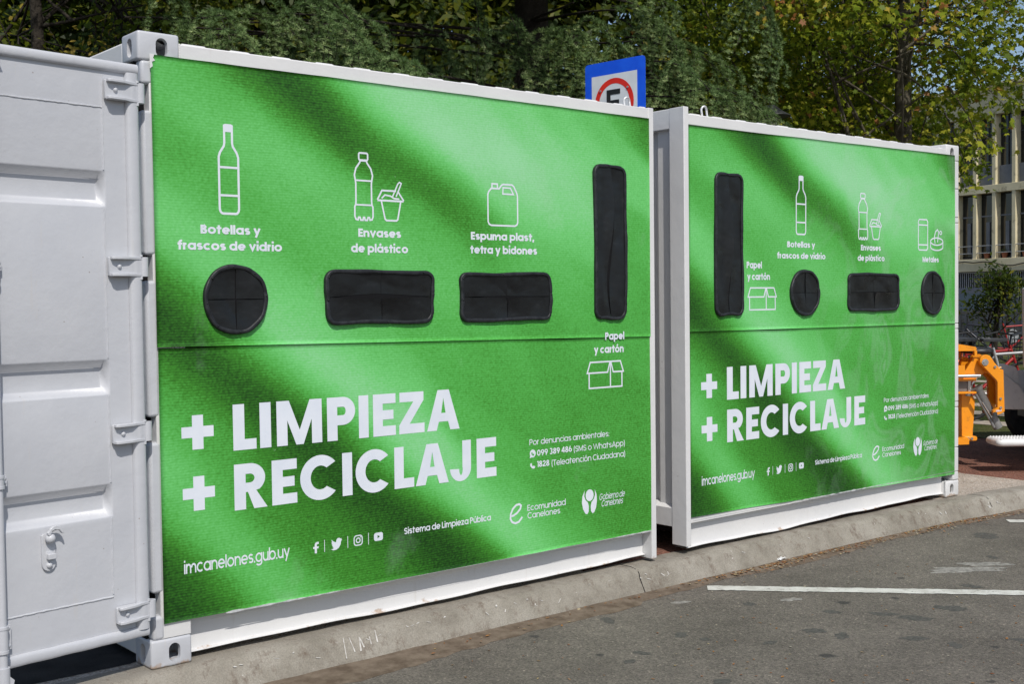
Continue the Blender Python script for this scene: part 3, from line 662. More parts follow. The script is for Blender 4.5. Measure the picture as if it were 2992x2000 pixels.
def icon_canister(name, parent, x0, x1, z0, z1, lw):
    k = Ink(); W = x1-x0; H = z1-z0; X = lambda a: x0+lw/2+a*(W-lw); Z = lambda b: z0+lw/2+b*(H-lw)
    k.ribbon([(X(.10), Z(.0)), (X(.03), Z(.03)), (X(0), Z(.09)), (X(0), Z(.74)), (X(.03), Z(.81)), (X(.12), Z(.89)), (X(.38), Z(.89)), (X(.42), Z(.93)), (X(.46), Z(.98)), (X(.52), Z(1)), (X(.82), Z(1)), (X(.88), Z(.96)), (X(.98), Z(.80)), (X(1), Z(.73)), (X(1), Z(.09)), (X(.97), Z(.03)), (X(.90), Z(0))], lw, True)
    k.ribbon([(X(.14), Z(.90)), (X(.14), Z(1.0)), (X(.32), Z(1.0)), (X(.32), Z(.90))], lw)
    k.ribbon([(X(.50), Z(.77)), (X(.51), Z(.92)), (X(.76), Z(.92)), (X(.86), Z(.77))], lw*.9, True)
    return k.done(name, parent)
def icon_box(name, parent, x0, x1, z0, z1, lw, y0=INK_UP):
    k = Ink(y0); W = x1-x0; H = z1-z0; X = lambda a: x0+a*W; Z = lambda b: z0+b*H
    k.ribbon([(X(.07), Z(.60)), (X(.07), Z(.03)), (X(.94), Z(.03)), (X(.94), Z(.60))], lw)
    k.ribbon([(X(.63), Z(.0)), (X(.63), Z(.95))], lw)
    k.ribbon([(X(.02), Z(.58)), (X(.10), Z(.97)), (X(.62), Z(.97)), (X(.555), Z(.58))], lw, True)
    k.ribbon([(X(.64), Z(.97)), (X(.90), Z(.97)), (X(.98), Z(.58)), (X(.705), Z(.58))], lw, True)
    return k.done(name, parent)
def icon_cans(name, parent, a0, a1, az0, az1, b0, b1, bz0, bz1, lw):
    k = Ink(); W = a1-a0; H = az1-az0; X = lambda a: a0+lw/2+a*(W-lw); Z = lambda b: az0+lw/2+b*(H-lw)
    k.ribbon([(X(.10), Z(0)), (X(0), Z(.07)), (X(0), Z(.93)), (X(.10), Z(1)), (X(.90), Z(1)), (X(1), Z(.93)), (X(1), Z(.07)), (X(.90), Z(0))], lw, True)
    for b in (.17, .82): k.ribbon([(X(0), Z(b)), (X(1), Z(b))], lw)
    W = b1-b0; cx = (b0+b1)/2; zt = bz0+.068; rx = W/2-lw/2
    k.ribbon(arc(cx, zt, rx, .026, 0, 360, 26)[:-1], lw, True)
    k.ribbon([(b0+lw/2, zt)]+arc(cx, bz0+.026+lw*.3, rx, .024, 180, 360, 16)+[(b1-lw/2, zt)], lw)
    k.ribbon([(cx-.022, zt-.014), (cx-.034, zt+.028), (cx-.018, zt+.070), (cx+.010, zt+.086), (cx+.026, zt+.066), (cx+.016, zt+.030), (cx+.010, zt-.006)], lw)
    k.ribbon(arc(cx+.052, zt+.064, .014, .012, 0, 360, 12)[:-1], lw*.8, True)
    return k.done(name, parent)

def lower_print(pn, S=0.0, dz=0.0):
    """headline, web address, badges and phone numbers of the lower board"""
    X = lambda v: v+S; Zz = lambda v, x=0: v+dz-.004*(x/3 if S else 0)
    k = Ink(INK_LO)
    for zc in (.958, .703):
        k.poly([[(X(a), zc+dz+b) for a, b in ((.148, -.0215), (.195, -.0215), (.195, -.0715), (.2445, -.0715), (.2445, -.0215), (.2910, -.0215), (.2910, .0245), (.2445, .0245), (.2445, .0715), (.195, .0715), (.195, .0245), (.148, .0245))]])
    for ch, a, b in (('L', .380, .489), ('I', .506, .560), ('M', .588, .816), ('P', .843, .992), ('I', 1.011, 1.064), ('E', 1.089, 1.215), ('Z', 1.235, 1.381), ('A', 1.396, 1.592)):
        head_letter(k, ch, X(a), X(b), .866+dz, .196)
    for ch, a, b in (('R', .380, .536), ('E', .559, .683), ('C', .699, .895), ('I', .918, .971), ('C', .989, 1.183), ('L', 1.204, 1.317), ('A', 1.326, 1.522), ('J', 1.531, 1.661), ('E', 1.697, 1.823)):
        head_letter(k, ch, X(a), X(b), .610+dz, .196)
    k.done('headline_lettering', pn)
    k = Ink(INK_LO); write(k, 'imcanelones.gub.uy', X(.147), X(.640), .374+dz, .052, .15); k.done('web_address', pn)
    # badges: f, bird, camera, play button
    k = Ink(INK_LO)
    k.poly([[(X(a), b+dz) for a, b in ((.767, .370), (.778, .370), (.778, .391), (.786, .391), (.788, .400), (.778, .400), (.778, .407), (.780, .4105), (.788, .4105), (.788, .420), (.777, .420), (.770, .416), (.767, .409), (.767, .400), (.759, .400), (.759, .391), (.767, .391))]])
    k.done('f_badge', pn)
    for sx in (.818, .941, 1.054): k = Ink(INK_LO); k.ribbon([(X(sx), .370+dz), (X(sx), .424+dz)], .0030); k.done('divider', pn)
    k = Ink(INK_LO)
    k.poly([[(X(.851+.057*a), .368+dz+.057*b) for a, b in ((0, .14), (.16, .15), (.27, .20), (.13, .33), (.22, .33), (.06, .50), (.15, .49), (.03, .67), (.12, .66), (.06, .90), (.28, .72), (.48, .64), (.52, .84), (.66, .97), (.82, .95), (.92, .88), (1.02, .93), (.96, .80), (1.06, .82), (.95, .68), (.90, .42), (.74, .18), (.50, .05), (.24, .03))]])
    k.done('bird_badge', pn); k = Ink(INK_LO)
    k.ribbon(rrect(X(.9975), .397+dz, .044, .044, .013), .0055, True); k.ribbon(arc(X(.9975), .397+dz, .0105, .0105, 0, 360, 18)[:-1], .0055, True)
    k.poly([arc(X(1.0105), .4105+dz, .0028, .0028, 0, 330, 8)])
    k.done('camera_badge', pn); k = Ink(INK_LO)
    k.poly([rrect(X(1.1095), .399+dz, .050, .038, .011), [(X(1.1040), .391+dz), (X(1.1040), .407+dz), (X(1.1180), .399+dz)]])
    k.done('play_badge', pn)
    k = Ink(INK_LO); write(k, 'Sistema de Limpieza Pública', X(1.255), X(1.783), .389+dz, .030, .175); k.done('service_lettering', pn)
    # looped e badge with its two words
    k = Ink(INK_LO); ex, ez = X(1.903), .349+dz
    k.ribbon([(ex+.095*a, ez+.103*b) for a, b in ((.10, .42), (.30, .44), (.55, .54), (.78, .72), (.84, .88), (.72, .96), (.50, .94), (.26, .78), (.10, .52), (.08, .30), (.20, .12), (.42, .04), (.66, .08), (.92, .30))], .0105)
    k.done('e_badge', pn); k = Ink(INK_LO); write(k, 'Ecomunidad', X(2.025), X(2.294), .406+dz, .031, .145); write(k, 'Canelones', X(2.025), X(2.253), .366+dz, .031, .145); k.done('e_badge_lettering', pn)
    k = Ink(INK_LO); gx, gz = X(2.412), .336+dz
    k.poly([[(gx+.112*a, gz+.135*b) for a, b in arc(.52, .745, .265, .235, 0, 350, 24)]])
    k.poly([[(gx+.112*a, gz+.135*b) for a, b in ((.20, .96), (.04, .74), (.0, .48), (.08, .22), (.22, .04), (.34, .0), (.44, .10), (.46, .30), (.40, .46), (.24, .58), (.16, .74))]])
    k.poly([[(gx+.112*a, gz+.135*b) for a, b in ((.86, .96), (.98, .74), (1.0, .48), (.94, .22), (.82, .05), (.70, .0), (.60, .10), (.58, .30), (.64, .46), (.80, .58), (.88, .74))]])
    k.done('government_badge', pn); k = Ink(INK_LO)
    write(k, 'Gobierno de', X(2.540), X(2.735), .401+dz, .034, .13, shear=.22, gap=.06); write(k, 'Canelones', X(2.556), X(2.720), .364+dz, .034, .13, shear=.22, gap=.06); k.done('government_lettering', pn)
    k = Ink(INK_LO)
    write(k, 'Por denuncias ambientales:', X(2.046), X(2.621), .743+dz, .030, .135); k.done('phone_lettering', pn); k = Ink(INK_LO)
    write(k, '099 389 486', X(2.097), X(2.344), .684+dz, .031, .19); write(k, '(SMS o WhatsApp)', X(2.358), X(2.741), .681+dz, .031, .135); k.done('phone_lettering', pn); k = Ink(INK_LO)
    write(k, '1828', X(2.096), X(2.182), .6255+dz, .031, .19); write(k, '(Teleatención Ciudadana)', X(2.198), X(2.743), .622+dz, .031, .135); k.done('phone_lettering', pn); k = Ink(INK_LO)
    cx, cz = X(2.0675), .699+dz
    k.poly([arc(cx, cz, .0205, .0205, -112, 208, 26)+[(cx-.021, cz-.023)]])
    ph = [(-.20, .30), (-.34, .20), (-.34, -.02), (-.10, -.30), (.16, -.38), (.30, -.28), (.34, -.12), (.12, -.02), (.02, -.10), (-.12, .04), (-.06, .16)]
    k.done('chat_badge', pn); k = Ink(INK_LO)
    k.poly([[(X(2.066)+.050*a, .637+dz+.046*b) for a, b in ph]]); k.done('handset_badge', pn)
    g_ = MB(); g_.add([(cx+.028*a, INK_LO-.0014+surf(cx, cz), cz+.028*b) for a, b in ph], [tuple(t) for t in tessellate_polygon([[Vector((a, b, 0)) for a, b in ph]])])
    g_.build('handset_mark', M['greenink'], pn, fix=False)

def flap(parent, cx, cz, wd, h, kind, rr=.05, amp=(.012, .010), buckle=0, seed=0, gapw=1.0, opening=0.0):
    """rubber covered opening: a trim that goes round it and a sheet slit across"""
    rs = random.Random(seed); y0 = -.0155
    def bound(q):
        if kind == 'round': return (wd/2*math.cos(q), h/2*math.sin(q))
        c, s = math.cos(q), math.sin(q); lo, hi = 0, 2
        def inside(k):
            a, b = abs(k*c*wd/2), abs(k*s*h/2); r = rr
            if a > wd/2 or b > h/2: return False
            da, db = a-(wd/2-r), b-(h/2-r)
            return not (da > 0 and db > 0 and da*da+db*db > r*r)
        for _ in range(24):
            m_ = (lo+hi)/2
            if inside(m_): lo = m_
            else: hi = m_
        return (lo*c*wd/2, lo*s*h/2)
    wob = [rs.uniform(0, 6.28) for _ in range(4)]; wa = .0028
    B = lambda q: (lambda p: (p[0]*(1+wa/(wd/2)*math.sin(3*q+wob[0])), p[1]*(1+wa/(h/2)*math.sin(4*q+wob[1]))))(bound(q))
    n = 96 if kind == 'round' else 128
    # opening seen behind the slits
    tr = MB(); ring_ = [np.array(B(2*math.pi*i/n)) for i in range(n)]; V = []
    sec = [(.0, -.003), (.0005, -.0195), (-.0015, -.0235), (-.0050, -.0255), (-.0150, -.0250), (-.0178, -.0232), (-.0188, -.0200), (-.0188, -.0125)]
    for i in range(n):
        t_ = ring_[(i+1) % n]-ring_[i-1]; nn_ = np.array([t_[1], -t_[0]])/(np.linalg.norm(t_)+1e-9)
        wv_ = .0012*math.sin(5*2*math.pi*i/n+wob[2])+.0010*math.sin(11*2*math.pi*i/n+wob[3]); wz = 1+.10*math.sin(7*2*math.pi*i/n+wob[3])
        pinch = -.0022 if (i % (n//8)) == 3 else 0
        for o_, y_ in sec: q_ = ring_[i]+nn_*(o_*wz+wv_*.6); V.append((cx+q_[0], y_-(wv_+pinch)*(y_ < -.015), cz+q_[1]))
    ns = len(sec); tr.add(V, [(i*ns+k, i*ns+k+1, ((i+1) % n)*ns+k+1, ((i+1) % n)*ns+k) for i in range(n) for k in range(ns-1)])
    f = thing_part = None
    back = MB(); pts = [(cx+.93*B(2*math.pi*i/n)[0], -.0111, cz+.93*B(2*math.pi*i/n)[1]) for i in range(n)]
    rim = tr.build('opening_trim', M['trim'], parent, smooth=True)
    back.add([(cx, -.0111, cz)]+pts, [(0, i+1, (i+1) % n+1) for i in range(n)]); back.build('opening_hole', M['seam'], rim, fix=False)
    # screws pressed into the trim
    sc = MB()
    for i in range(8):
        q = 2*math.pi*(i+.13)/8; b_ = B(q); sc.sphere((cx+b_[0]*(1-.010/abs(wd/2)), -.0250, cz+b_[1]*(1-.010/abs(h/2))), .0040, n=8, m=5)
    sc.build('trim_screws', M['trim'], rim, smooth=True)
    mem = MB(); m = 14; nq = n//4
    for qd in range(4):
        vs = []
        for j in range(m+1):
            rho = .96*j/m
            for i in range(nq+1):
                q = math.pi/2*qd+math.pi/2*i/nq; b_ = B(q); px, pz = b_[0]*rho, b_[1]*rho
                up = qd in (0, 1); right = qd in (0, 3)
                d = 0
                e = (1-rho**3)
                if kind == 'vertical':
                    g_ = math.exp(-abs(px)/(wd*.16)); bz = math.sin(pz/h*4.2+buckle)
                    d = (amp[0] if right else amp[1])*(g_*(.55+.75*bz)*e)*(1 if right else -1)+.010*math.exp(-((abs(px)-wd*.25)/(wd*.14))**2)*bz*e
                    px += .012*bz*g_*e*(1 if abs(px) < wd*.3 else .3)
                else:
                    gz = math.exp(-abs(pz)/(h*.20)); gx = math.exp(-abs(px)/(wd*.16))
                    if kind == 'slit': d = (amp[0] if up else -amp[1])*gz*e*(.5+.5*math.cos(px/wd*4))+.006*gx*gz*e*(1 if right == up else -1)
                    else: d = amp[0]*gx*gz*e*[.5, -.2, 1.5, -.6][qd]+amp[1]*(gx+gz)*.4*e*[-.6, .8, -.5, .6][qd]
                d += .0035*math.sin(px*23+pz*11+seed)*e+.012*(1-rho**2)*.35
                gp = (.0008+.0020*(1-rho**2))*gapw; ox = gp*(1 if right else -1)*(.5 if kind == 'slit' else 1); oz = 0 if kind == 'vertical' else gp*(1 if up else -1)
                near = math.exp(-abs(pz)/(h*.12)); along = max(0, 1-(abs(b_[0]*rho)/(wd*.46))**2)
                if kind == 'slit': oz += opening*near*along*(1 if up else -.35)*(.7+.3*math.sin(px*9+seed))
                if kind == 'vertical':
                    sw = math.exp(-abs(b_[0]*rho)/(wd*.3)); ox += sw*(.016*math.sin(pz/h*5+buckle)+(.0035+.006*max(0, math.cos(pz/h*4.5+buckle)))*(1 if right else -1))*(1-rho**4)
                vs.append((cx+px+ox, min(y0-.004+d*.9, -.0124), cz+pz+oz))
        W_ = nq+1
        mem.add(vs, [(j*W_+i, j*W_+i+1, (j+1)*W_+i+1, (j+1)*W_+i) for j in range(m) for i in range(nq)])
    mo = mem.build('rubber_flaps', M['rubber'], rim, fix=False); mo.data.polygons.foreach_set('use_smooth', [True]*len(mo.data.polygons))
    return rim
def loop_handle(parent, x, y, z, r=.022, hgt=.05):
    mb = MB(); mb.tube([(x-r, y, z-.004)]+[(x+a, y+.3*abs(a), z+b) for a, b in [(-r, hgt-r)]+arc(0, hgt-r, r, r, 180, 0, 10)+[(r, hgt-r)]]+[(x+r, y, z-.004)], .0065, 10)
    return mb.build('lifting_loop', M['steel'], parent, smooth=True)
M['greenink'] = mottled('green_ink', (.07, .38, .075), (.08, .42, .09), 5, .4, .4)
M['steel'] = mottled('painted_steel', (.55, .56, .57), (.72, .72, .72), 60, .4, .5, metal=.3, c2=(.22, .16, .12), s2=60)
DEP = 2.438
def wavy_rail(name, parent, x0, x1, amp=.006, seed=1, dp=.041):
    """recessed channel under the boards: a ledge, a web and a lip with a dented lower edge"""
    rs = random.Random(seed); n = int((x1-x0)/.05); mb = MB(); V = []
    prof = [(.002, .226), (.002, .178), (dp-.007, .1765), (dp-.004, .174), (dp-.003, .150), (dp-.001, .147), (dp, .140), (dp, .042), (dp-.003, .036), (dp-.016, .033), (dp-.018, .029), (dp-.014, .026), (dp+.08, .026)]
    ph = [rs.uniform(0, 6.28) for _ in range(3)]; m = len(prof)
    for i in range(n+1):
        x = x0+(x1-x0)*i/n; dz = amp*(math.sin(x*2.3+ph[0])+.6*math.sin(x*5.7+ph[1])+.35*math.sin(x*13+ph[2]))
        for k, (y, z) in enumerate(prof):
            V.append((x, y+(.004*math.sin(x*3.1+ph[1]) if k > 4 else 0), z+(dz if k > 4 else 0)))
    mb.add(V, [(i*m+k, i*m+k+1, (i+1)*m+k+1, (i+1)*m+k) for i in range(n) for k in range(m-1)])
    return mb.build(name, M['white'], parent, smooth=True)
def roof(parent, x0, x1):
    mb = MB(); n = int((x1-x0)/.02); V = []
    for i in range(n+1):
        x = x0+(x1-x0)*i/n; q = (x/.209) % 1; z = 2.548+(.020 if q < .5 else .004 if q > .58 and q < .92 else .012)*(1)
        V += [(x, .036, z-.010), (x, .043, z), (x, DEP-.03, z)]
    mb.add(V, [(i*3+k, i*3+k+1, (i+1)*3+k+1, (i+1)*3+k) for i in range(n) for k in (0, 1)])
    return mb.build('roof', M['white'], parent, smooth=False)
def end_wall(parent, x, s, y0=.09, y1=DEP-.09):
    """corrugated sheet set back from the end frame; s is the outward sign"""
    mb = MB(); V = []; prof = []; y = y0
    for k in range(40):
        for a, d in ((0, .030), (.120, .030), (.160, .060), (.236, .060)):
            yy = y0-.02+k*.278+a
            if yy < y1: prof.append((yy, d))
    prof = [(y0, .030)]+[p for p in prof if p[0] > y0]+[(y1, .03)]
    for yy, d in prof: V += [(x-s*d, yy, .15), (x-s*d, yy, 2.50)]
    mb.add(V, [(2*i, 2*i+1, 2*i+3, 2*i+2) for i in range(len(prof)-1)])
    return mb.build('end_wall', M['white'], parent, fix=False)

GRP = 'container halves cut from one long steel box'
A = thing('recycling_container', (1.5, 1.22, 0), 'white recycling container nearest the camera, its plain cargo door swung open at left', 'container', GRP)
LA, XB0, XB1 = 2.997, 3.239, 6.2805
cA = casting(A, 0, .178, 0, .162, 2.473, 2.591, endx='lo'); cA2 = casting(A, 0, .178, 0, .162, 0, .118, endx='lo')
casting(A, 0, .178, DEP-.162, DEP, 2.473, 2.591, endx='lo'); casting(A, 0, .178, DEP-.162, DEP, 0, .118, endx='lo')
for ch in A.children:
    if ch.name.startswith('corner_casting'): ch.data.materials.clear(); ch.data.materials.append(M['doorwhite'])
# corner post with the notches that let the hinge lugs pass
HZ = [(.232, .300), (.945, 1.022), (1.603, 1.680), (2.290, 2.368)]
segs = []; z = .116
for a, b in HZ: segs.append((z, a-.016)); z = b+.010
segs.append((z, 2.475))
pm_ = MB()
for a, b in segs: pm_.box(.012, .064, .0015, .060, a, b)
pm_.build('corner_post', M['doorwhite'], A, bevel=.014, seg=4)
MB().box(.046, .1785, .004, .14, .118, 2.473).build('inner_post', M['white'], A, bevel=.004)
MB().box(.004, .045, .055, .14, .118, 2.473).build('post_recess', M['seam'], A)
MB().box(0, .07, DEP-.14, DEP, .118, 2.473).build('corner_post', M['white'], A, bevel=.008)
MB().box(.178, LA-.042, .002, .062, 2.494, 2.556).build('top_rail', M['white'], A, bevel=.005)
MB().box(.178, LA, DEP-.062, DEP, 2.494, 2.556).build('top_rail', M['white'], A, bevel=.005)
MB().box(.004, .11, .162, DEP-.162, 2.43, 2.566).build('door_header', M['white'], A, bevel=.008)
MB().box(.004, .11, .162, DEP-.162, .03, .15).build('door_sill', M['white'], A, bevel=.008)
MB().box(.15, LA-.03, .14, DEP-.05, .10, .15).build('floor', M['seam'], A)
wavy_rail('bottom_rail', A, .177, LA-.044, .0045, 3, .066)
MB().box(LA-.042, LA, -.002, .085, .018, 2.558).build('end_post', M['white'], A, bevel=.003)
MB().box(LA-.075, LA, DEP-.10, DEP, .018, 2.558).build('end_post', M['white'], A, bevel=.003)
MB().box(LA-.05, LA-.004, .085, DEP-.10, 2.44, 2.552).build('end_header', M['white'], A, bevel=.004)
MB().box(LA-.05, LA-.004, .085, DEP-.10, .09, .20).build('end_sill', M['white'], A, bevel=.004)
end_wall(A, LA-.004, 1); roof(A, .05, LA-.02)
MB().box(.09, LA-.08, DEP-.05, DEP-.02, .15, 2.52).build('back_wall', M['white'], A)
MB().box(.125, .135, .14, DEP-.14, .15, 2.45).build('inner_door', M['white'], A)
loop_handle(A, 2.825, .032, 2.556)
# weld beads where the rail meets the castings and the end post
wb = MB()
for i in range(9): wb.sphere((.1805, .006, 2.498+i*.0068), .0055, n=7, m=4)
wb.build('weld_bead', M['white'], A, smooth=True); wb = MB()
for i in range(8): wb.sphere((LA-.0435, .004, 2.497+i*.0075), .0045, n=7, m=4)
wb.build('weld_bead', M['white'], A, smooth=True)
zsA = lambda x: 1.318-.0131*x
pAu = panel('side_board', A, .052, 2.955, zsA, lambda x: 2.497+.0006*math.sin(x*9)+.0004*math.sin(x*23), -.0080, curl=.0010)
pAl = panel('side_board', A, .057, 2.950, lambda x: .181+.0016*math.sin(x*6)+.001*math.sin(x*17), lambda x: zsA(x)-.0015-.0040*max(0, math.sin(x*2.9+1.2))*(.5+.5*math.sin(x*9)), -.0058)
# torn white corner of the upper board and the pale cut edge below the lower one
tb = MB(); tb.add([(.045, -.0093, 2.50), (.066, -.0093, 2.499), (.060, -.0093, 2.484), (.068, -.0093, 2.474), (.055, -.0093, 2.468), (.058, -.0093, 2.450), (.0455, -.0093, 2.44)], [(0, 1, 2, 3, 4, 5, 6)])
tb.build('torn_edge', M['white'], pAu, fix=False)
def cut_edge(parent, x0, x1, z, y, seed):
    rs = random.Random(seed); mb = MB(); n = int((x1-x0)/.03); V = []
    for i in range(n+1):
        x = x0+(x1-x0)*i/n; h = .0015+.007*max(0, math.sin(x*2.1+seed))*rs.random(); V += [(x, y, z-.001-h*.6), (x, y-.0015, z+h*.8)]
    mb.add(V, [(2*i, 2*i+2, 2*i+3, 2*i+1) for i in range(n)]); return mb.build('board_edge', M['boardedge'], parent, fix=False)
M['boardedge'] = mottled('board_edge', (.48, .50, .52), (.72, .73, .74), 40, .6, .3)
cut_edge(pAl, .33, 2.95, .181, -.0068, 1)
MB().box(.07, 2.95, .012, .02, 1.24, 1.36).build('board_backing', M['seam'], A)
# pictograms and captions
LWI = .0098
icon_bottle('bottle_pictogram', pAu, .3835, 2.246, 1.865, .099, LWI)
caption(pAu, (('Botellas y', .250, .527, 1.783, .037), ('frascos de vidrio', .147, .630, 1.715, .037),))
icon_plastic('plastic_pictogram', pAu, 1.0555, 2.172, 1.864, .107, 1.126, 1.282, 1.984, 1.865, 2.052, .0082)
caption(pAu, (('Envases', 1.023, 1.260, 1.789, .038), ('de plástico', .983, 1.299, 1.718, .038),))
icon_canister('canister_pictogram', pAu, 1.785, 1.986, 1.862, 2.077, .0085)
caption(pAu, (('Espuma plast,', 1.679, 2.090, 1.792, .038), ('tetra y bidones', 1.674, 2.109, 1.724, .038),))
caption(pAl, (('Papel', 2.590, 2.738, 1.270, .040),), -.0130); caption(pAl, (('y cartón', 2.513, 2.739, 1.199, .040),), INK_LO)
icon_box('carton_pictogram', pAl, 2.455, 2.741, 1.008, 1.156, .0085, INK_LO)
lower_print(pAl)
# openings (their trims stand 2-3 cm proud of the board)
flap(A, .401, 1.508, .298, .300, 'round', amp=(.011, .008), seed=1)
flap(A, 1.140, 1.513, .600, .250, 'slit', rr=.052, amp=(.016, .013), seed=2, opening=.012)
flap(A, 1.900, 1.508, .600, .246, 'slit', rr=.048, amp=(.009, .008), seed=3, opening=.002)
flap(A, 2.636, 1.798, .244, .838, 'vertical', rr=.050, amp=(.013, .012), buckle=.3, seed=4)

# ---- the open cargo door
dv = np.array([-.990, -.141]); nv = np.array([.141, -.990]); H0 = np.array([-.033, -.03])
def D(s, o, z): return (H0[0]+dv[0]*s+nv[0]*o, H0[1]+dv[1]*s+nv[1]*o, z)     # along the door, out towards the road, up
DW = 1.14
mb = MB()
zp = [(.17, 0), (.64, 0), (.660, 0), (.690, .035), (.757, .035), (.790, 0), (1.14, 0), (1.168, .035), (1.245, .035), (1.278, 0), (1.872, 0), (1.900, .035), (1.981, .035), (2.012, 0), (2.42, 0)]
sp_ = [(0, 0), (.132, 0), (.155, 1), (.97, 1), (.995, 0), (DW, 0)]
V = [D(s, -d*g, z) for z, d in zp for s, g in sp_]; W_ = len(sp_)
mb.add(V, [(j*W_+i, j*W_+i+1, (j+1)*W_+i+1, (j+1)*W_+i) for j in range(len(zp)-1) for i in range(W_-1)])
b0 = len(mb.v)
mb.add([D(0, 0, .17), D(DW, 0, .17), D(DW, 0, 2.42), D(0, 0, 2.42), D(0, -.05, .17), D(DW, -.05, .17), D(DW, -.05, 2.42), D(0, -.05, 2.42)], [(0, 1, 5, 4), (1, 2, 6, 5), (2, 3, 7, 6), (3, 0, 4, 7), (4, 5, 6, 7)])
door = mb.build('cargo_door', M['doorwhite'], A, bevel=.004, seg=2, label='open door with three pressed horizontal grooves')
# rounded edge seals: side, top and bottom
mb = MB()
def seal(path, wd, out, n=9):
    """half-round strip along a path of (s, z); width wd across, swelling out of the door"""
    V = []; m = len(path)
    for i, (s, z) in enumerate(path):
        a = np.array(path[max(i-1, 0)]); b = np.array(path[min(i+1, m-1)]); t = (b-a)/np.linalg.norm(b-a); nn = np.array([-t[1], t[0]])
        for k in range(n):
            q = math.pi*k/(n-1); off = nn*wd/2*math.cos(q); V.append(D(s+off[0], .001+out*math.sin(q)**.6, z+off[1]))
    return V, [(i*n+k, i*n+k+1, (i+1)*n+k+1, (i+1)*n+k) for i in range(m-1) for k in range(n-1)]
for pth in ([(.014, .19), (.014, 2.405)], ):
    V, F = seal(pth, .056, .019); mb.add(V, F)
V, F = seal([(-.012, 2.4215), (DW+.01, 2.4215)], .042, .016); mb.add(V, F)
n = 28; V, F = seal([(-.010+(DW+.02)*i/n, .180+.0009*math.sin(i*1.7)) for i in range(n+1)], .044, .013); mb.add(V, F)
mb.build('edge_seal', M['doorwhite'], door, smooth=True)
wm = MB()       # weld lines of the door skin
def bead(s0, z0, s1, z1, r=.0032, st=.012):
    L = math.hypot(s1-s0, z1-z0); k = max(2, int(L/st))
    pts = [D(s0+(s1-s0)*i/k+random.uniform(-.0009, .0009), .0006, z0+(z1-z0)*i/k+random.uniform(-.0009, .0009)) for i in range(k+1)]
    wm.tube(pts, [r*random.uniform(.75, 1.2) for _ in pts], 6)
for za, zb in ((.355, .655), (.795, 1.135), (1.283, 1.867), (2.017, 2.385)): bead(.139, za, .139, zb)
bead(.139, 2.259, DW-.14, 2.259); bead(.139, .343, DW-.14, .343)
wm.build('weld_bead', M['doorwhite'], door, smooth=True)
# four hinges: forged strap with two ribs, knuckle and pin
for za, zb in HZ:
    hb = MB(); zc = (za+zb)/2; hh = (zb-za)/2
    hb.prism([(.134, za+.004), (.128, za), (.0, za), (-.030, za+.001), (-.030, zb-.001), (.0, zb), (.128, zb), (.134, zb-.004)], lambda a, b, d: D(a, d, b), .006, .019)
    ho = hb.build('door_hinge', M['doorwhite'], door, bevel=.003)
    rb = MB()
    for z0, z1 in ((zb-.011, zb), (za, za+.011)):
        rb.prism([(.130, .016), (.130, .036), (.118, .042), (.06, .038), (.025, .024), (-.01, .0195), (-.01, .016)], lambda a, b, d: D(a, b, d), z0, z1)
    rb.build('hinge_ribs', M['doorwhite'], ho, bevel=.003)
    kn = MB(); kn.cyl(D(-.022, .004, za), D(-.022, .004, zb), .0205, 18); kn.cyl(D(-.006, .016, zb), D(-.006, .016, zb+.009), .007, 10); kn.cyl(D(-.006, .016, za-.012), D(-.006, .016, za), .006, 10)
    MB().sphere(D(.092, .019, zc), .010, n=10, m=6).build('hinge_rivet', M['doorwhite'], ho, smooth=True); kn.build('hinge_knuckle', M['doorwhite'], ho, smooth=True)
# locking bar at the far edge, with clamps and the cam at its foot
lb = MB(); lb.cyl(D(.605, .040, .12), D(.605, .040, 2.47), .0165, 20); bar = lb.build('locking_bar', M['doorwhite'], door, smooth=True)
for z0, z1 in ((.235, .325), (.835, .875), (1.62, 1.66), (2.27, 2.36)):
    cl = MB(); cl.cyl(D(.605, .040, z0), D(.605, .040, z1), .0205, 20)
    cl.cyl(D(.605, .040, z0-.004), D(.605, .040, z0+.006), .0225, 20); cl.cyl(D(.605, .040, z1-.006), D(.605, .040, z1+.004), .0225, 20)
    for k in (0, 1): cl.sphere(D(.573, .014, z0+.012+(z1-z0-.024)*k), .011, n=10, m=6)
    cl.obox(D(.590, .010, (z0+z1)/2), (*dv, 0), (*nv, 0), (0, 0, 1), .028, .010, (z1-z0)/2)
    cl.build('bar_clamp', M['doorwhite'], bar, smooth=True)
for zc in (.128, 2.462):
    cm = MB(); cm.cyl(D(.605, .040, zc-.05), D(.605, .040, zc+.05), .024, 18)
    cm.prism([(.560, zc-.045), (.575, zc-.02), (.570, zc), (.590, zc+.02), (.640, zc+.01), (.640, zc-.05)], lambda a, b, d: D(a, d, b), .025, .055)
    cm.build('cam_end', M['doorwhite'], bar, smooth=True)
# catch for the bar handle: rounded plate, cast knob and hook, keeper
hk = MB(); cs = .4045
hk.prism(arc(cs, .520, .0265, .0265, 180, 360, 12)+[(cs+.0265, .628), (cs+.020, .634), (cs-.020, .634), (cs-.0265, .628)], lambda a, b, d: D(a, d, b), .0005, .010)
catch = hk.build('handle_catch', M['doorwhite'], door, bevel=.002)
hk = MB(); hk.sphere(D(cs, .024, .618), .019, n=14, m=8); hk.sphere(D(cs, .010, .515), .012, n=12, m=6)
hook = [(cs+.006, .630), (cs+.002, .640), (cs-.010, .6475), (cs-.024, .6485), (cs-.034, .643), (cs-.042, .632), (cs-.047, .634), (cs-.044, .648), (cs-.034, .660), (cs-.020, .6655), (cs-.006, .6625), (cs+.006, .655), (cs+.008, .648), (cs+.016, .642), (cs+.014, .632)]
hk.prism(hook, lambda a, b, d: D(a, d+.018, b), .006, .020)
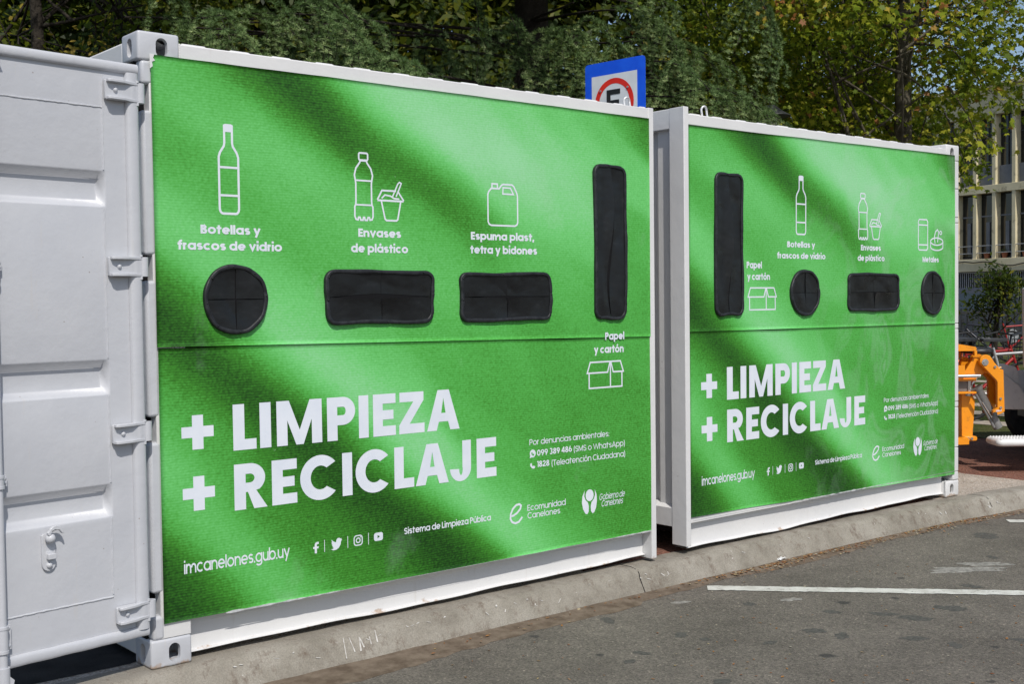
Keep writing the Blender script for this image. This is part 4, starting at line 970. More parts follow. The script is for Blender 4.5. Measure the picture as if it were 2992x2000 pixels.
hk.obox(D(cs-.004, .019, .549), (*dv, 0), (*nv, 0), (0, 0, 1), .015, .010, .010)
hk.prism(rect(cs-.016, cs+.012, .540, .568), lambda a, b, d: D(a, d, b), .009, .012)
hk.build('catch_hook', M['doorwhite'], catch, bevel=.003)

# ---- second container half
B = thing('recycling_container', (4.76, 1.22, 0), 'white recycling container further along the kerb, with a metals opening at its far end', 'container', GRP)
casting(B, XB1-.178, XB1, 0, .162, 2.473, 2.591, endx='hi'); casting(B, XB1-.178, XB1, 0, .162, 0, .118, endx='hi')
casting(B, XB1-.178, XB1, DEP-.162, DEP, 2.473, 2.591, endx='hi'); casting(B, XB1-.178, XB1, DEP-.162, DEP, 0, .118, endx='hi')
mb = MB(); zc = .118
for zb in (.18, .36, .66, .70, 1.24, 1.28, 2.02, 2.06, 2.27, 2.473): mb.box(XB1-.085, XB1-.006, .0, .10, zc+.0025, zb); zc = zb
mb.build('corner_post', M['white'], B, bevel=.006)
MB().box(XB1-.1, XB1, DEP-.10, DEP, .118, 2.473).build('corner_post', M['white'], B, bevel=.006)
MB().box(XB0+.041, XB1-.178, .002, .062, 2.492, 2.556).build('top_rail', M['white'], B, bevel=.005)
MB().box(XB0, XB1-.178, DEP-.062, DEP, 2.494, 2.556).build('top_rail', M['white'], B, bevel=.005)
MB().box(XB0, XB0+.041, -.012, .10, .047, 2.592).build('end_post', M['white'], B, bevel=.003)
MB().box(XB0, XB0+.075, DEP-.10, DEP, .047, 2.592).build('end_post', M['white'], B, bevel=.003)
MB().box(XB0+.002, XB0+.05, .10, DEP-.10, 2.475, 2.590).build('end_header', M['white'], B, bevel=.003)
mb = MB(); mb.box(XB0+.003, XB0+.06, .10, DEP-.10, .150, .262); mb.add([(XB0+.006, .10, .2622), (XB0+.05, .10, .285), (XB0+.006, DEP-.1, .2622), (XB0+.05, DEP-.1, .285)], [(0, 1, 3, 2)])
mb.build('end_sill', M['white'], B, bevel=.003)
wavy_rail('bottom_rail', B, XB0+.042, XB1-.177, .006, 8)
end_wall(B, XB0+.004, -1, .12, DEP-.12); roof(B, XB0+.02, XB1-.05)
MB().box(XB0+.09, XB1-.05, DEP-.05, DEP-.02, .15, 2.52).build('back_wall', M['white'], B)
MB().box(XB0+.08, XB1-.03, .14, DEP-.05, .10, .15).build('floor', M['seam'], B)
MB().box(XB1-.05, XB1-.02, .10, DEP-.10, .12, 2.5).build('end_wall', M['white'], B)
loop_handle(B, XB0+.235, .032, 2.556, .023, .062)
wb = MB()
for i in range(9): wb.sphere((XB0+.0435, .004, 2.496+i*.007), .005, n=7, m=4)
wb.build('weld_bead', M['white'], B, smooth=True); wb = MB()
for i in range(12): wb.sphere((XB1-.1785, .006, .05+i*.0068), .0055, n=7, m=4)
wb.build('weld_bead', M['white'], B, smooth=True); wb = MB()
for i in range(60): wb.sphere((XB0+.05, .108, .3+i*.036), .004*random.uniform(.5, 1.2), 1, 1, 3, n=6, m=4)
wb.build('weld_bead', M['white'], B, smooth=True)
zsB = lambda x: 1.296-.0046*(x-3.28)
SB = 3.2345
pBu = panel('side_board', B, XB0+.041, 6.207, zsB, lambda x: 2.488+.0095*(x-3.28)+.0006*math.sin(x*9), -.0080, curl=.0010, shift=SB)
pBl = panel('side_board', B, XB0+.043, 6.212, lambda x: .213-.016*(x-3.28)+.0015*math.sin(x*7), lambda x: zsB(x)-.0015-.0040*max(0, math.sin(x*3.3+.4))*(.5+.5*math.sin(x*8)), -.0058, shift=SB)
MB().box(XB0+.06, 6.2, .012, .02, 1.24, 1.34).build('board_backing', M['seam'], B)
cut_edge(pBl, XB0+.06, 6.21, .190, -.0068, 4)
icon_bottle('bottle_pictogram', pBu, 4.348, 2.259, 1.883, .108, LWI)
caption(pBu, (('Botellas y', 4.206, 4.493, 1.804, .037), ('frascos de vidrio', 4.104, 4.605, 1.7325, .037),))
icon_plastic('plastic_pictogram', pBu, 5.032, 2.180, 1.870, .117, 5.104, 5.257, 1.985, 1.872, 2.060, .0088)
caption(pBu, (('Envases', 5.005, 5.242, 1.798, .038), ('de plástico', 4.966, 5.286, 1.728, .038),))
icon_cans('cans_pictogram', pBu, 5.706, 5.837, 1.809, 2.035, 5.865, 6.040, 1.810, 1.978, .0095)
caption(pBu, (('Metales', 5.766, 5.980, 1.7285, .038),))
caption(pBu, (('Papel', 3.803, 3.951, 1.6685, .040), ('y cartón', 3.808, 4.030, 1.598, .040),))
icon_box('carton_pictogram', pBu, 3.808, 4.097, 1.411, 1.553, .0085)
lower_print(pBl, SB, .014)
flap(B, 3.630, 1.808, .258, .850, 'vertical', rr=.055, amp=(.016, .016), buckle=1.4, seed=5)
flap(B, 4.380, 1.517, .305, .300, 'round', amp=(.006, .009), seed=6, gapw=.5)
flap(B, 5.147, 1.517, .606, .258, 'slit', rr=.050, amp=(.014, .018), seed=7, gapw=.6)
flap(B, 5.891, 1.508, .300, .315, 'round', amp=(.022, .016), seed=8, gapw=.7)
# ------------------------------------------------------------------ parking sign on a post behind the boxes
M['blue'] = mottled('sign_blue', (.005, .085, .72), (.008, .11, .80), 8, .35, .5)
M['signwhite'] = mottled('sign_white', (.62, .66, .70), (.70, .73, .76), 8, .35, .5)
M['red'] = mottled('sign_red', (.62, .020, .012), (.72, .03, .015), 8, .35, .5)
M['black'] = mottled('sign_black', (.012, .013, .015), (.022, .023, .026), 20, .4, .4)
M['galv'] = mottled('galvanised', (.32, .33, .34), (.46, .47, .48), 30, .45, .5, metal=.5)
L_, R_ = np.array([5.76, 3.42]), np.array([5.839, 2.737])
sd = (R_-L_)/np.linalg.norm(R_-L_); sn = np.array([sd[1], -sd[0]])
if sn @ (CAM[:2]-L_) < 0: sn = -sn
SWd = np.linalg.norm(R_-L_); ST = 3.65
sc_ = (L_+R_)/2
sign = thing('parking_sign', (float(sc_[0]-sn[0]*.05), float(sc_[1]-sn[1]*.05), 0), 'blue street sign with a red ring and letter E, rising above the white boxes', 'sign')
def SP(a, d, z): return (sc_[0]+sd[0]*a+sn[0]*d, sc_[1]+sd[1]*a+sn[1]*d, z)
H_ = 1.0; zc = ST-.12-.26
MB().prism(rrect(0, ST-H_/2, SWd, H_, .035), lambda a, b, d: SP(a, d, b), -.003, 0).build('sign_plate', M['blue'], sign)
def flat(name, loops, d, mt, par):
    mb = MB(); tri = tessellate_polygon([[Vector((a, b, 0)) for a, b in lp] for lp in loops])
    mb.add([SP(a, d, b) for lp in loops for a, b in lp], [tuple(t) for t in tri]); return mb.build(name, mt, par, fix=False)
flat('white_field', [rect(-SWd/2+.078, SWd/2-.088, zc-.26, zc+.26)], .0015, M['signwhite'], sign)
flat('red_ring', [arc(-.005, zc, .222, .222, 0, 352, 50), arc(-.005, zc, .173, .173, 0, 352, 50)], .003, M['red'], sign)
ex, ez = -.005-.085, zc-.118
flat('letter', [[(ex, ez), (ex+.155, ez), (ex+.155, ez+.046), (ex+.044, ez+.046), (ex+.044, ez+.096), (ex+.142, ez+.096), (ex+.142, ez+.142), (ex+.044, ez+.142), (ex+.044, ez+.192), (ex+.155, ez+.192), (ex+.155, ez+.238), (ex, ez+.238)]], .0045, M['black'], sign)
mb = MB()
for a in (38, 142, 218, 322): 
    p = SP(-.005+.197*math.cos(math.radians(a)), .003, zc+.197*math.sin(math.radians(a))); mb.cyl(p, (p[0]+sn[0]*.008, p[1]+sn[1]*.008, p[2]), .010, 8)
mb.build('bolt', M['galv'], sign)
MB().cyl(SP(0, -.035, -.02), SP(0, -.035, ST-.08), .030, 14).build('post', M['galv'], sign, smooth=True)

# ------------------------------------------------------------------ street lamp, dark hood seen over the far box
p = at(2252, 336, 14.5)
lamp = thing('street_lamp', (p[0]+.1, p[1], 0), 'dark hooded street lamp among the trees, just above the far box roof', 'lamp')
M['lampblack'] = mottled('lamp_black', (.02, .022, .025), (.04, .042, .045), 20, .45, .5)
MB().lathe([(.0, .12), (.05, .115), (.09, .085), (.13, .05), (.20, .01), (.235, -.01), (.24, -.02), (.19, -.022), (0, -.022)], p, n=24).build('lamp_hood', M['lampblack'], lamp, smooth=True)
MB().tube([(p[0], p[1], -.05), (p[0], p[1], 1.5), (p[0], p[1], p[2]-.16)], [.055, .045, .032], 12).build('pole', M['lampblack'], lamp, smooth=True)
MB().sphere((p[0], p[1], p[2]-.07), .085, n=14, m=8).build('bulb_globe', mottled('milk_glass', (.5, .5, .48), (.6, .6, .58), 5, .3), lamp, smooth=True)

# ------------------------------------------------------------------ yellow service truck lift standing beyond the far box
ORG = mottled('machine_orange', (.80, .275, .008), (.88, .32, .012), 5, .32, .5, bscale=40, bstr=.1, c2=(.55, .20, .02), s2=14)
MWH = mottled('machine_white', (.66, .66, .65), (.76, .76, .75), 4, .4, .5, c2=(.5, .5, .5), s2=9)
GRY = mottled('cylinder_grey', (.13, .13, .125), (.19, .185, .18), 8, .4, .5)
CHR = mottled('chrome', (.6, .6, .6), (.75, .75, .75), 8, .18, .6, metal=.9)
TYR = mottled('tyre', (.012, .012, .012), (.03, .03, .03), 20, .75, .3)
UX = np.array([_r0[0], _r0[1]]); UY = np.array([-UX[1], UX[0]])      # along the machine, away from the road
Q0 = at(2800, 862, 10.3)[:2]; PM = FPX/10.3
def K_(u, d, z): return (Q0[0]+UX[0]*u+UY[0]*d, Q0[1]+UX[1]*u+UY[1]*d, z)     # machine axes: along, deep, up
def kp(px, py): return ((px-2800)/PM, 1.49-(py-862-(px-2800)*.0)/PM)
mac = thing('lifting_machine', (float(K_(.6, .4, 0)[0]), float(K_(.6, .4, 0)[1]), 0), 'orange and white lifting machine with hydraulic arm and white step, parked beyond the far box', 'machine')
def kd(px, py, d):
    P = at(px, py, 10.3+d); q = P[:2]-Q0; return float(q@UX), float(P[2])
def dplate(name, pts, d0, d1, mt, bev=.004):
    mb = MB(); mb.prism([kd(*q, d0) for q in pts], lambda a, b, d: K_(a, d, b), d0, d1); return mb.build(name, mt, mac, bevel=bev)
def plate(name, pts, d0, d1, mt, par=mac, bev=.004):
    mb = MB(); mb.prism([kp(*q) for q in pts], lambda a, b, d: K_(a, d, b), d0, d1); return mb.build(name, mt, par, bevel=bev)
def Z1(*q): return [(2780+x/6.533, 980+y/6.533) for x, y in q]
def Z2_(*q): return [(2780+x/6.533, 1180+y/6.533) for x, y in q]
body = MB(); 
for poly, d0, d1 in ((Z1((-700, 130), (110, 165), (380, 215), (400, 260), (360, 290), (110, 290), (-700, 290)), -.10, .40), (Z1((355, 280), (405, 280), (405, 380), (360, 380)), -.10, -.06),
                     (Z1((-700, 290), (-10, 290), (-10, 740), (-700, 740)), .02, .40), (Z1((165, 300), (345, 300), (345, 420), (165, 700)), .20, .22),
                     (Z1((180, 720), (370, 430), (440, 440), (640, 660), (460, 800), (380, 850), (180, 850)), -.06, -.02), (Z1((180, 720), (370, 430), (440, 440), (640, 660), (460, 800), (380, 850), (180, 850)), .16, .20),
                     (Z1((-100, 825), (390, 825), (390, 862), (-100, 862)), -.10, .26), (Z1((-100, 1065), (395, 1065), (395, 1100), (-100, 1100)), -.10, .26),
                     (Z1((-60, 560), (140, 560), (150, 740), (-60, 740)), -.14, -.11)):
    body.prism([kp(*q) for q in poly], lambda a, b, d: K_(a, d, b), d0, d1)
body.build('frame', ORG, mac, bevel=.005)
plate('outrigger_leg', Z1((195, 1100), (385, 1100), (455, 1250), (400, 2010), (200, 2010)), .0, .14, ORG)
pf = plate('leg_foot', Z2_((205, 640), (215, 620), (430, 622), (455, 640), (455, 690), (430, 708), (215, 712)), -.05, .15, ORG)
mb = MB()
for x in (275, 345): q = kp(*Z2_((x, 663))[0]); mb.cyl(K_(q[0], -.062, q[1]), K_(q[0], -.05, q[1]), .012, 8)
mb.build('bolt', CHR, pf)
plate('side_rail', Z2_((-500, 640), (205, 625), (212, 745), (-500, 760)), -.16, -.06, ORG)
plate('swivel_block', Z1((-60, 862), (250, 862), (250, 1065), (-60, 1065)), -.06, .2, GRY)
q = kp(*Z1((325, 960))[0]); MB().cyl(K_(q[0], .0, q[1]-.09), K_(q[0], .0, q[1]+.09), .030, 16).build('swivel_pin', CHR, mac, smooth=True)
a_, b_ = kp(*Z1((-300, 765))[0]), kp(*Z1((440, 760))[0]); MB().cyl(K_(a_[0], -.13, a_[1]), K_(b_[0], -.13, b_[1]), .016, 12).build('piston_rod', CHR, mac, smooth=True)
armp = Z1((430, 470), (450, 410), (500, 372), (560, 362), (620, 380), (660, 430), (700, 500), (820, 640), (880, 650), (905, 1440), (850, 1480), (720, 1525), (680, 1500), (690, 1420), (770, 1360), (765, 880), (740, 840), (550, 640), (450, 540))
arm = plate('lifting_arm', armp, -.13, -.085, ORG); plate('lifting_arm', armp, .06, .105, ORG)
plate('arm_web', Z1((560, 660), (700, 500), (820, 640), (880, 650), (905, 1340), (880, 1340), (860, 700), (790, 690), (600, 720)), -.085, .06, ORG, bev=0)
q = kp(*Z1((528, 503))[0]); mb = MB(); mb.cyl(K_(q[0], -.145, q[1]), K_(q[0], .12, q[1]), .017, 18); mb.cyl(K_(q[0], -.137, q[1]), K_(q[0], -.13, q[1]), .029, 18); mb.build('pivot_pin', CHR, arm, smooth=True)
mb = MB()
for x, y in ((822, 1195), (825, 1365), (715, 590)): q = kp(*Z1((x, y))[0]); mb.cyl(K_(q[0], -.140, q[1]), K_(q[0], -.13, q[1]), .011, 8)
mb.build('bolt', CHR, arm)
q = kp(*Z1((718, 1485))[0]); MB().cyl(K_(q[0], -.142, q[1]), K_(q[0], .11, q[1]), .017, 14).build('pivot_pin', M['lampblack'], arm, smooth=True)
mb = MB(); mb.prism([kp(*s_) for s_ in Z1((735, 1415), (845, 1405), (848, 1435), (740, 1448))], lambda a, b, d: K_(a, d, b), -.1315, -.1302); mb.build('warning_label', mottled('label_pink', (.5, .32, .30), (.75, .68, .66), 80, .5), arm)
a_, b_ = kp(*Z1((470, 1010))[0]), kp(*Z2_((880, 470))[0]); mb = MB(); mb.cyl(K_(a_[0], -.02, a_[1]), K_(b_[0], -.02, b_[1]), .040, 20)
c_ = kp(*Z1((500, 1050))[0]); mb.cyl(K_(a_[0]-.004, -.02, a_[1]+.006), K_(c_[0], -.02, c_[1]), .045, 20); mb.build('hydraulic_cylinder', GRY, mac, smooth=True)
a_, b_ = kp(*Z1((400, 1120))[0]), kp(*Z2_((750, 450))[0]); MB().cyl(K_(a_[0], -.08, a_[1]), K_(b_[0], -.08, b_[1]), .012, 10).build('side_hose', GRY, mac, smooth=True)
a_, b_ = kp(*Z1((510, 1265))[0]), kp(*Z2_((690, 250))[0]); MB().cyl(K_(a_[0], -.095, a_[1]), K_(b_[0], -.095, b_[1]), .006, 10).build('piston_rod', CHR, mac, smooth=True)
# black lever grips and the dark wheel on top of the frame
q = kp(*Z1((570, 300))[0]); mb = MB(); mb.tube([K_(q[0]+.115*math.cos(t), .10+.115*math.sin(t), q[1]+.004*math.sin(t)) for t in np.linspace(0, 2*math.pi, 29)[:-1]], .024, 12, closed=True)
mb.cyl(K_(q[0], .10, q[1]-.11), K_(q[0], .10, q[1]), .022, 10); mb.obox(K_(q[0], .10, q[1]-.004), (*UX, 0), (*UY, 0), (0, 0, 1), .11, .012, .008); mb.build('hand_wheel', M['lampblack'], mac, smooth=True)
q = kp(*Z1((742, 530))[0]); mb = MB(); mb.sphere(K_(q[0], -.02, q[1]), .036, .8, .8, 1.25); mb.build('lever_grip', M['lampblack'], mac, smooth=True)
a_, b_ = kp(*Z1((785, 585))[0]), kp(*Z1((930, 625))[0]); MB().tube([K_(a_[0], -.02, a_[1]), K_((a_[0]+b_[0])/2, -.02, b_[1]-.005), K_(b_[0], -.02, b_[1])], .011, 10).build('lever', mottled('brass', (.55, .33, .14), (.62, .4, .2), 9, .4, metal=.4), mac, smooth=True)
# white hopper sides, post and step
dplate('hopper_side', Z1((885, 640), (960, 660), (960, 700), (1320, 960), (1400, 1110), (1700, 1300), (1700, 1430), (912, 1425)), .55, .57, MWH)
dplate('hopper_side', Z1((940, 570), (960, 545), (1000, 545), (1210, 600), (1260, 625), (1290, 690), (1320, 960), (960, 700)), .62, .64, MWH)
dplate('hopper_back', Z1((1180, 680), (2400, 640), (2400, 1430), (1180, 1430)), .90, .915, MWH)
plate('cab_post', [(2985, 846), (3010, 828), (3130, 828), (3130, 1110), (2989, 1075)], -.10, .0, MWH)
plate('white_bucket', Z1((1290, 810), (1310, 800), (1600, 800), (1600, 1240), (1430, 1240)), -.20, -.12, MWH, bev=.012)
mb = MB(); mb.prism([(.62, -.3), (1.25, 1.2), (2.6, 1.2), (2.6, -.3)], lambda a, b, d: K_(a, b, d), .51, 1.95); shade_body = mb.build('shade_body', MWH, mac, bevel=.05, seg=3)  # unseen body added to throw shade over the hopper and ground
GLM = nodes_of('shade_body_glass', .08, .8, col=(.012, .018, .02))[0]
mb = MB(); mb.prism(rrect(1.62, 1.52, 1.5, .56, .08), lambda a, b, d: K_(a, d, b), -.312, -.296); mb.build('shade_body_window', GLM, shade_body, bevel=.004)  # window and handle only dress the added body
mb = MB(); mb.prism(rrect(1.25, 1.02, .16, .035, .015), lambda a, b, d: K_(a, d, b), -.335, -.30); mb.build('shade_body_handle', M['lampblack'], shade_body, bevel=.004)
u0, zt = kp(2862, 1263)[0]-.0, .285
st = MB(); prof = [(0, .034)]+[(.034*math.cos(t), .034*math.sin(t)) for t in np.linspace(math.pi/2, 3*math.pi/2, 9)]
def stp(): return rrect(.62, 0, 1.24, .30, .045, 6)
mb = MB(); n_ = len(stp()); V = []
for i in range(9):
    t = math.pi*i/8; k_ = .032*math.sin(t)
    for a, b in stp(): V.append(K_(u0+.62+(a-.62)*(1-(.045-k_)/.7), -.22+b*(1-(.045-k_)/.2), zt-.031*math.cos(t)*-1-.031))
mb.add(V, [(i*n_+k, i*n_+(k+1) % n_, (i+1)*n_+(k+1) % n_, (i+1)*n_+k) for i in range(8) for k in range(n_)]+[tuple(range(n_)), tuple(8*n_+k for k in range(n_))])
step = mb.build('step', MWH, mac, smooth=True)
tr = MB()
for i in range(46):
    for j in range(9): 
        c = K_(u0+.05+i*.026+(j % 2)*.013, -.34+j*.028, zt); tr.add([(c[0]-.006, c[1]-.006, zt-.001), (c[0]+.006, c[1]-.006, zt-.001), (c[0]+.006, c[1]+.006, zt-.001), (c[0]-.006, c[1]+.006, zt-.001), (c[0], c[1], zt+.0065)], [(0, 1, 4), (1, 2, 4), (2, 3, 4), (3, 0, 4)])
tr.build('step_tread', MWH, step, fix=False)
mb = MB()
for a in (.75, 1.1): mb.obox(K_(u0+a, .0, zt-.03), (*UX, 0), (*UY, 0), (0, 0, 1), .02, .25, .02)
mb.build('step_bracket', MWH, mac)
for u, d in ((1.35, .62), (1.35, 1.5), (-.65, 1.4)):
    wh = MB(); pr = [(.14, -.09), (.26, -.10), (.31, -.075), (.315, 0), (.31, .075), (.26, .10), (.14, .09)]; n = 26; V = []
    for r_, h in pr:
        for k in range(n): t = 2*math.pi*k/n; V.append(K_(u+r_*math.cos(t), d+h, .315+r_*math.sin(t)))
    wh.add(V, [(i*n+k, i*n+(k+1) % n, (i+1)*n+(k+1) % n, (i+1)*n+k) for i in range(len(pr)-1) for k in range(n)]); wo = wh.build('wheel', TYR, mac, smooth=True)
    MB().cyl(K_(u, d-.07, .315), K_(u, d+.07, .315), .145, 20).build('rim', MWH, wo, bevel=.006)
MB().obox(K_(1.75, .75, .42), (*UX, 0), (*UY, 0), (0, 0, 1), .75, .42, .09).build('chassis', GRY, mac, bevel=.01)

# ------------------------------------------------------------------ bicycles left on the grass behind it
def bicycle(colour):
    r = thing('bicycle', (0, 0, 0), 'x', 'bicycle', 'bicycles parked on the grass')
    fr = MB(); hub0, hub1, bb, seat, head = (-.52, 0, .34), (.55, 0, .34), (-.07, 0, .30), (-.22, 0, .86), (.36, 0, .88)
    for a, b, q in ((bb, seat, .017), (bb, (.40, 0, .72), .02), ((-.19, 0, .78), (.38, 0, .82), .018), (hub0, bb, .012), (hub0, (-.19, 0, .78), .010), (head, hub1, .016)): fr.cyl(a, b, q, 10)
    fr.build('frame', colour, r, smooth=True)
    for h in (hub0, hub1):
        wh = MB(); wh.tube([(h[0]+.33*math.cos(t), 0, h[2]+.33*math.sin(t)) for t in np.linspace(0, 2*math.pi, 33)[:-1]], .022, 8, closed=True); wo = wh.build('wheel', TYR, r, smooth=True)
        sp = MB()
        for k in range(14): t = k*2*math.pi/14; sp.cyl(h, (h[0]+.31*math.cos(t), 0, h[2]+.31*math.sin(t)), .0022, 4)
        sp.cyl((h[0], -.05, h[2]), (h[0], .05, h[2]), .02, 8); sp.build('spokes', CHR, wo)
    sd_ = MB(); sd_.prism([(-.36, -.07), (-.34, -.09), (-.2, -.05), (-.06, -.02), (-.06, .02), (-.2, .05), (-.34, .09), (-.36, .07)], lambda a, b, d: (a, b, d), .93, .97); sd_.cyl(seat, (-.235, 0, .93), .012, 8); sd_.build('saddle', M['lampblack'], r, bevel=.01)
    hb = MB(); hb.tube([(.22, -.28, 1.0), (.36, -.24, 1.03), (.38, 0, 1.0), (.36, .24, 1.03), (.22, .28, 1.0)], .012, 8); hb.cyl(head, (.38, 0, 1.0), .013, 8); hb.build('handlebar', M['lampblack'], r, smooth=True)
    bk = MB()
    for k in range(6): 
        z = .72+k*.045; bk.tube([(.46+k*.004, -.14, z), (.72+k*.008, -.14, z), (.72+k*.008, .14, z), (.46+k*.004, .14, z)], .005, 5, closed=True)
    for y in np.linspace(-.14, .14, 6): bk.cyl((.73, y, .72), (.76, y, .945), .004, 5); bk.cyl((.46, y, .72), (.48, y, .945), .004, 5)
    bk.build('basket', M['lampblack'], r)
    return r
BRED = mottled('bike_red', (.28, .015, .015), (.36, .02, .02), 5, .35); BDRK = mottled('bike_dark', (.02, .02, .03), (.04, .04, .06), 5, .35)
BSIL = mottled('bike_silver', (.4, .4, .4), (.5, .5, .5), 5, .3, metal=.4); BORG = mottled('bike_orange', (.75, .16, .06), (.8, .2, .08), 5, .35)
for px, dd, rot, colr, lab in ((2868, 14.2, -.55, BRED, 'red bicycle half hidden right behind the orange lifting arm'), (2960, 14.0, -.9, BSIL, 'silver grey bicycle whose wheels show under the white hopper'),
                               (2805, 14.6, .6, BORG, 'orange bicycle standing behind the orange outrigger leg'), (2960, 26.0, -.7, BRED, 'dark red bicycle with a basket by the black railing, right of the small dark tree'),
                               (2880, 26.5, 1.9, BDRK, 'dark bicycle at the railing beside the thin tree trunk')):
    b = bicycle(colr); q = at(px, 900, dd); b.location = (q[0], q[1], .01); b.rotation_euler = (0, 0, rot); b['label'] = lab

# ------------------------------------------------------------------ railing, street, car
BLK = mottled('railing_black', (.012, .012, .013), (.03, .03, .03), 10, .5, .4)
q0 = at(2740, 900, 27.5)[:2]; fv = np.array([UX[0]*.96-UY[0]*.1, UX[1]*.96-UY[1]*.1]); fv /= np.linalg.norm(fv)
fe = thing('railing', (float(q0[0]), float(q0[1]), 0), 'black iron railing of thin upright bars between the lawn and the street', 'railing')
mb = MB(); FP = lambda s, z, d=0: (q0[0]+fv[0]*s, q0[1]+fv[1]*s, z)
for k in range(70): mb.cyl(FP(k*.13, 0), FP(k*.13, 1.18), .011, 6)
mb.build('bars', BLK, fe)
mb = MB()
for z in (.16, 1.08): mb.obox(FP(4.5, z), (*fv, 0), (-fv[1], fv[0], 0), (0, 0, 1), 4.6, .02, .022)
mb.build('rails', BLK, fe)
for k in range(5): MB().obox(FP(k*2.25, .62), (*fv, 0), (-fv[1], fv[0], 0), (0, 0, 1), .035, .035, .64).build('post', BLK, fe)
CAR = mottled('car_grey', (.016, .020, .028), (.026, .030, .040), 3, .35, .4); GLS = nodes_of('car_glass', .06, .8, col=(.012, .018, .02))[0]
def car(loc, rot, label):
    c = thing('parked_car', (0, 0, 0), label, 'car')
    prof = [(-2.1, .32), (-2.12, .75), (-2.0, .98), (-1.92, 1.08), (-1.55, 1.62), (-1.3, 1.68), (.2, 1.68), (.55, 1.60), (1.15, 1.10), (1.9, .98), (2.1, .78), (2.15, .34)]
    mb = MB(); V = []; n = len(prof)
    for y, ins in ((-.88, 0), (-.84, 1), (.84, 1), (.88, 0)):
        pass
    for k, sx in enumerate((-1, 1)):
        for x, z in prof: V.append((x, sx*(.88-(.16*(z-1.0)/.68 if z > 1.0 else 0)), z))
    mb.add(V, [(i, i+1, n+i+1, n+i) for i in range(n-1)]+[(n-1, 0, n, 2*n-1)]); tri = tessellate_polygon([[Vector((x, z, 0)) for x, z in prof]])
    mb.f += [tuple(t) for t in tri]+[tuple(i+n for i in t) for t in tri]; mb.build('body', CAR, c, bevel=.05, seg=3)
    for sx in (-1, 1):
        for poly in ([(-1.50, 1.10), (-1.30, 1.52), (-.62, 1.54), (-.62, 1.10)], [(-.54, 1.10), (-.54, 1.54), (.22, 1.54), (.42, 1.47), (.86, 1.10)]):
            g_ = MB(); g_.prism(poly, lambda a, b, d: (a, sx*(d-.16*(b-1.0)/.68), b), .878, .890); g_.build('window', GLS, c)
    for sg, pl in (('rear_window', [(-1.86, 1.14), (-1.60, 1.54)]), ('windscreen', [(.62, 1.55), (1.08, 1.16)])):
        g_ = MB(); (xa, za), (xb, zb) = pl; o_ = -.03 if sg[0] == 'r' else .03
        g_.add([(xa+o_, -.72, za+.01), (xa+o_, .72, za+.01), (xb+o_, .66, zb+.01), (xb+o_, -.66, zb+.01)], [(0, 1, 2, 3)]); g_.build(sg, GLS, c)
    for x in (-1.35, 1.35):
        for y in (-.84, .84):
            wh = MB(); wh.lathe([(.0, -.1), (.30, -.1), (.335, -.07), (.335, .07), (.30, .1), (0, .1)], (x, y, .335), 'y', 24); wo = wh.build('wheel', TYR, c, smooth=True)
            MB().cyl((x, y-.106, .335), (x, y+.106, .335), .2, 18).build('rim', M['galv'], wo, bevel=.01)
    for y in (-.7, .7):
        MB().box(-2.14, -2.02, y-.10, y+.10, .88, 1.06).build('tail_light', M['red'], c, bevel=.01); MB().box(2.0, 2.13, y-.16, y+.16, .72, .84).build('headlight', M['signwhite'], c, bevel=.01)
    MB().box(-2.19, -2.08, -.80, .80, .42, .60).build('bumper', M['lampblack'], c, bevel=.02)
    c.location = loc; c.rotation_euler = (0, 0, rot); return c
q = at(2775, 962, 33.5); car((q[0], q[1], 0), math.radians(160), 'dark grey car with tinted windows parked behind the black railing')

# ------------------------------------------------------------------ office building with concrete fins
F0 = np.array([44.6, 18.75]); fd = np.array([.230, .973]); fn_ = np.array([-.973, .230])     # along the front, out of it
def FW(s, o, z): return (F0[0]+fd[0]*s+fn_[0]*o, F0[1]+fd[1]*s+fn_[1]*o, z)
CRM = mottled('cream_render', (.60, .53, .34), (.70, .62, .42), 1.5, .85, .2, bscale=14, bstr=.2, c2=(.30, .26, .17), s2=2.2)
DWL = mottled('dark_recess', (.035, .035, .038), (.06, .06, .062), 2, .7, .3); SPN = mottled('grey_spandrel', (.17, .18, .20), (.22, .225, .245), 2, .7, .2)
WGL = nodes_of('dark_window_glass', .08, .7, col=(.008, .009, .011))[0]
bl = thing('office_building', tuple(map(float, FW(0, 0, 0))), 'cream office building with rows of upright concrete fins, behind the trees at right', 'building')
def fbox(mb, s0, s1, o0, o1, z0, z1):
    mb.add([FW(s, o, z) for z in (z0, z1) for o in (o0, o1) for s in (s0, s1)], [(0, 2, 3, 1), (4, 5, 7, 6), (0, 1, 5, 4), (2, 6, 7, 3), (0, 4, 6, 2), (1, 3, 7, 5)])
S0, S1 = -14, 16
mb = MB(); fbox(mb, S0, S1, -9, -.36, 0, 9.6); mb.build('wall', DWL, bl)
mb = MB(); fbox(mb, S0, S1, -.34, .0, 8.86, 9.95); fbox(mb, S0, S1, -.34, .0, 5.68, 6.0); fbox(mb, S0, S1, -.34, .02, 2.46, 2.98); fbox(mb, S0-.2, S1+.2, -9.2, .2, 9.95, 10.1); mb.build('beam', CRM, bl, bevel=.01)
mb = MB(); fbox(mb, S0, S1, -.35, -.16, 0, .78); mb.build('plinth', mottled('pink_render', (.50, .42, .36), (.58, .5, .43), 2, .85), bl)
fins = [(.525+ (i*.985)) for i in range(-14, 16)]
for s in fins:
    mb = MB(); fbox(mb, s-.085, s+.085, -.34, -.02, 6.0, 8.86); fbox(mb, s-.085, s+.085, -.34, -.02, 2.98, 5.68); mb.build('fin', CRM, bl)
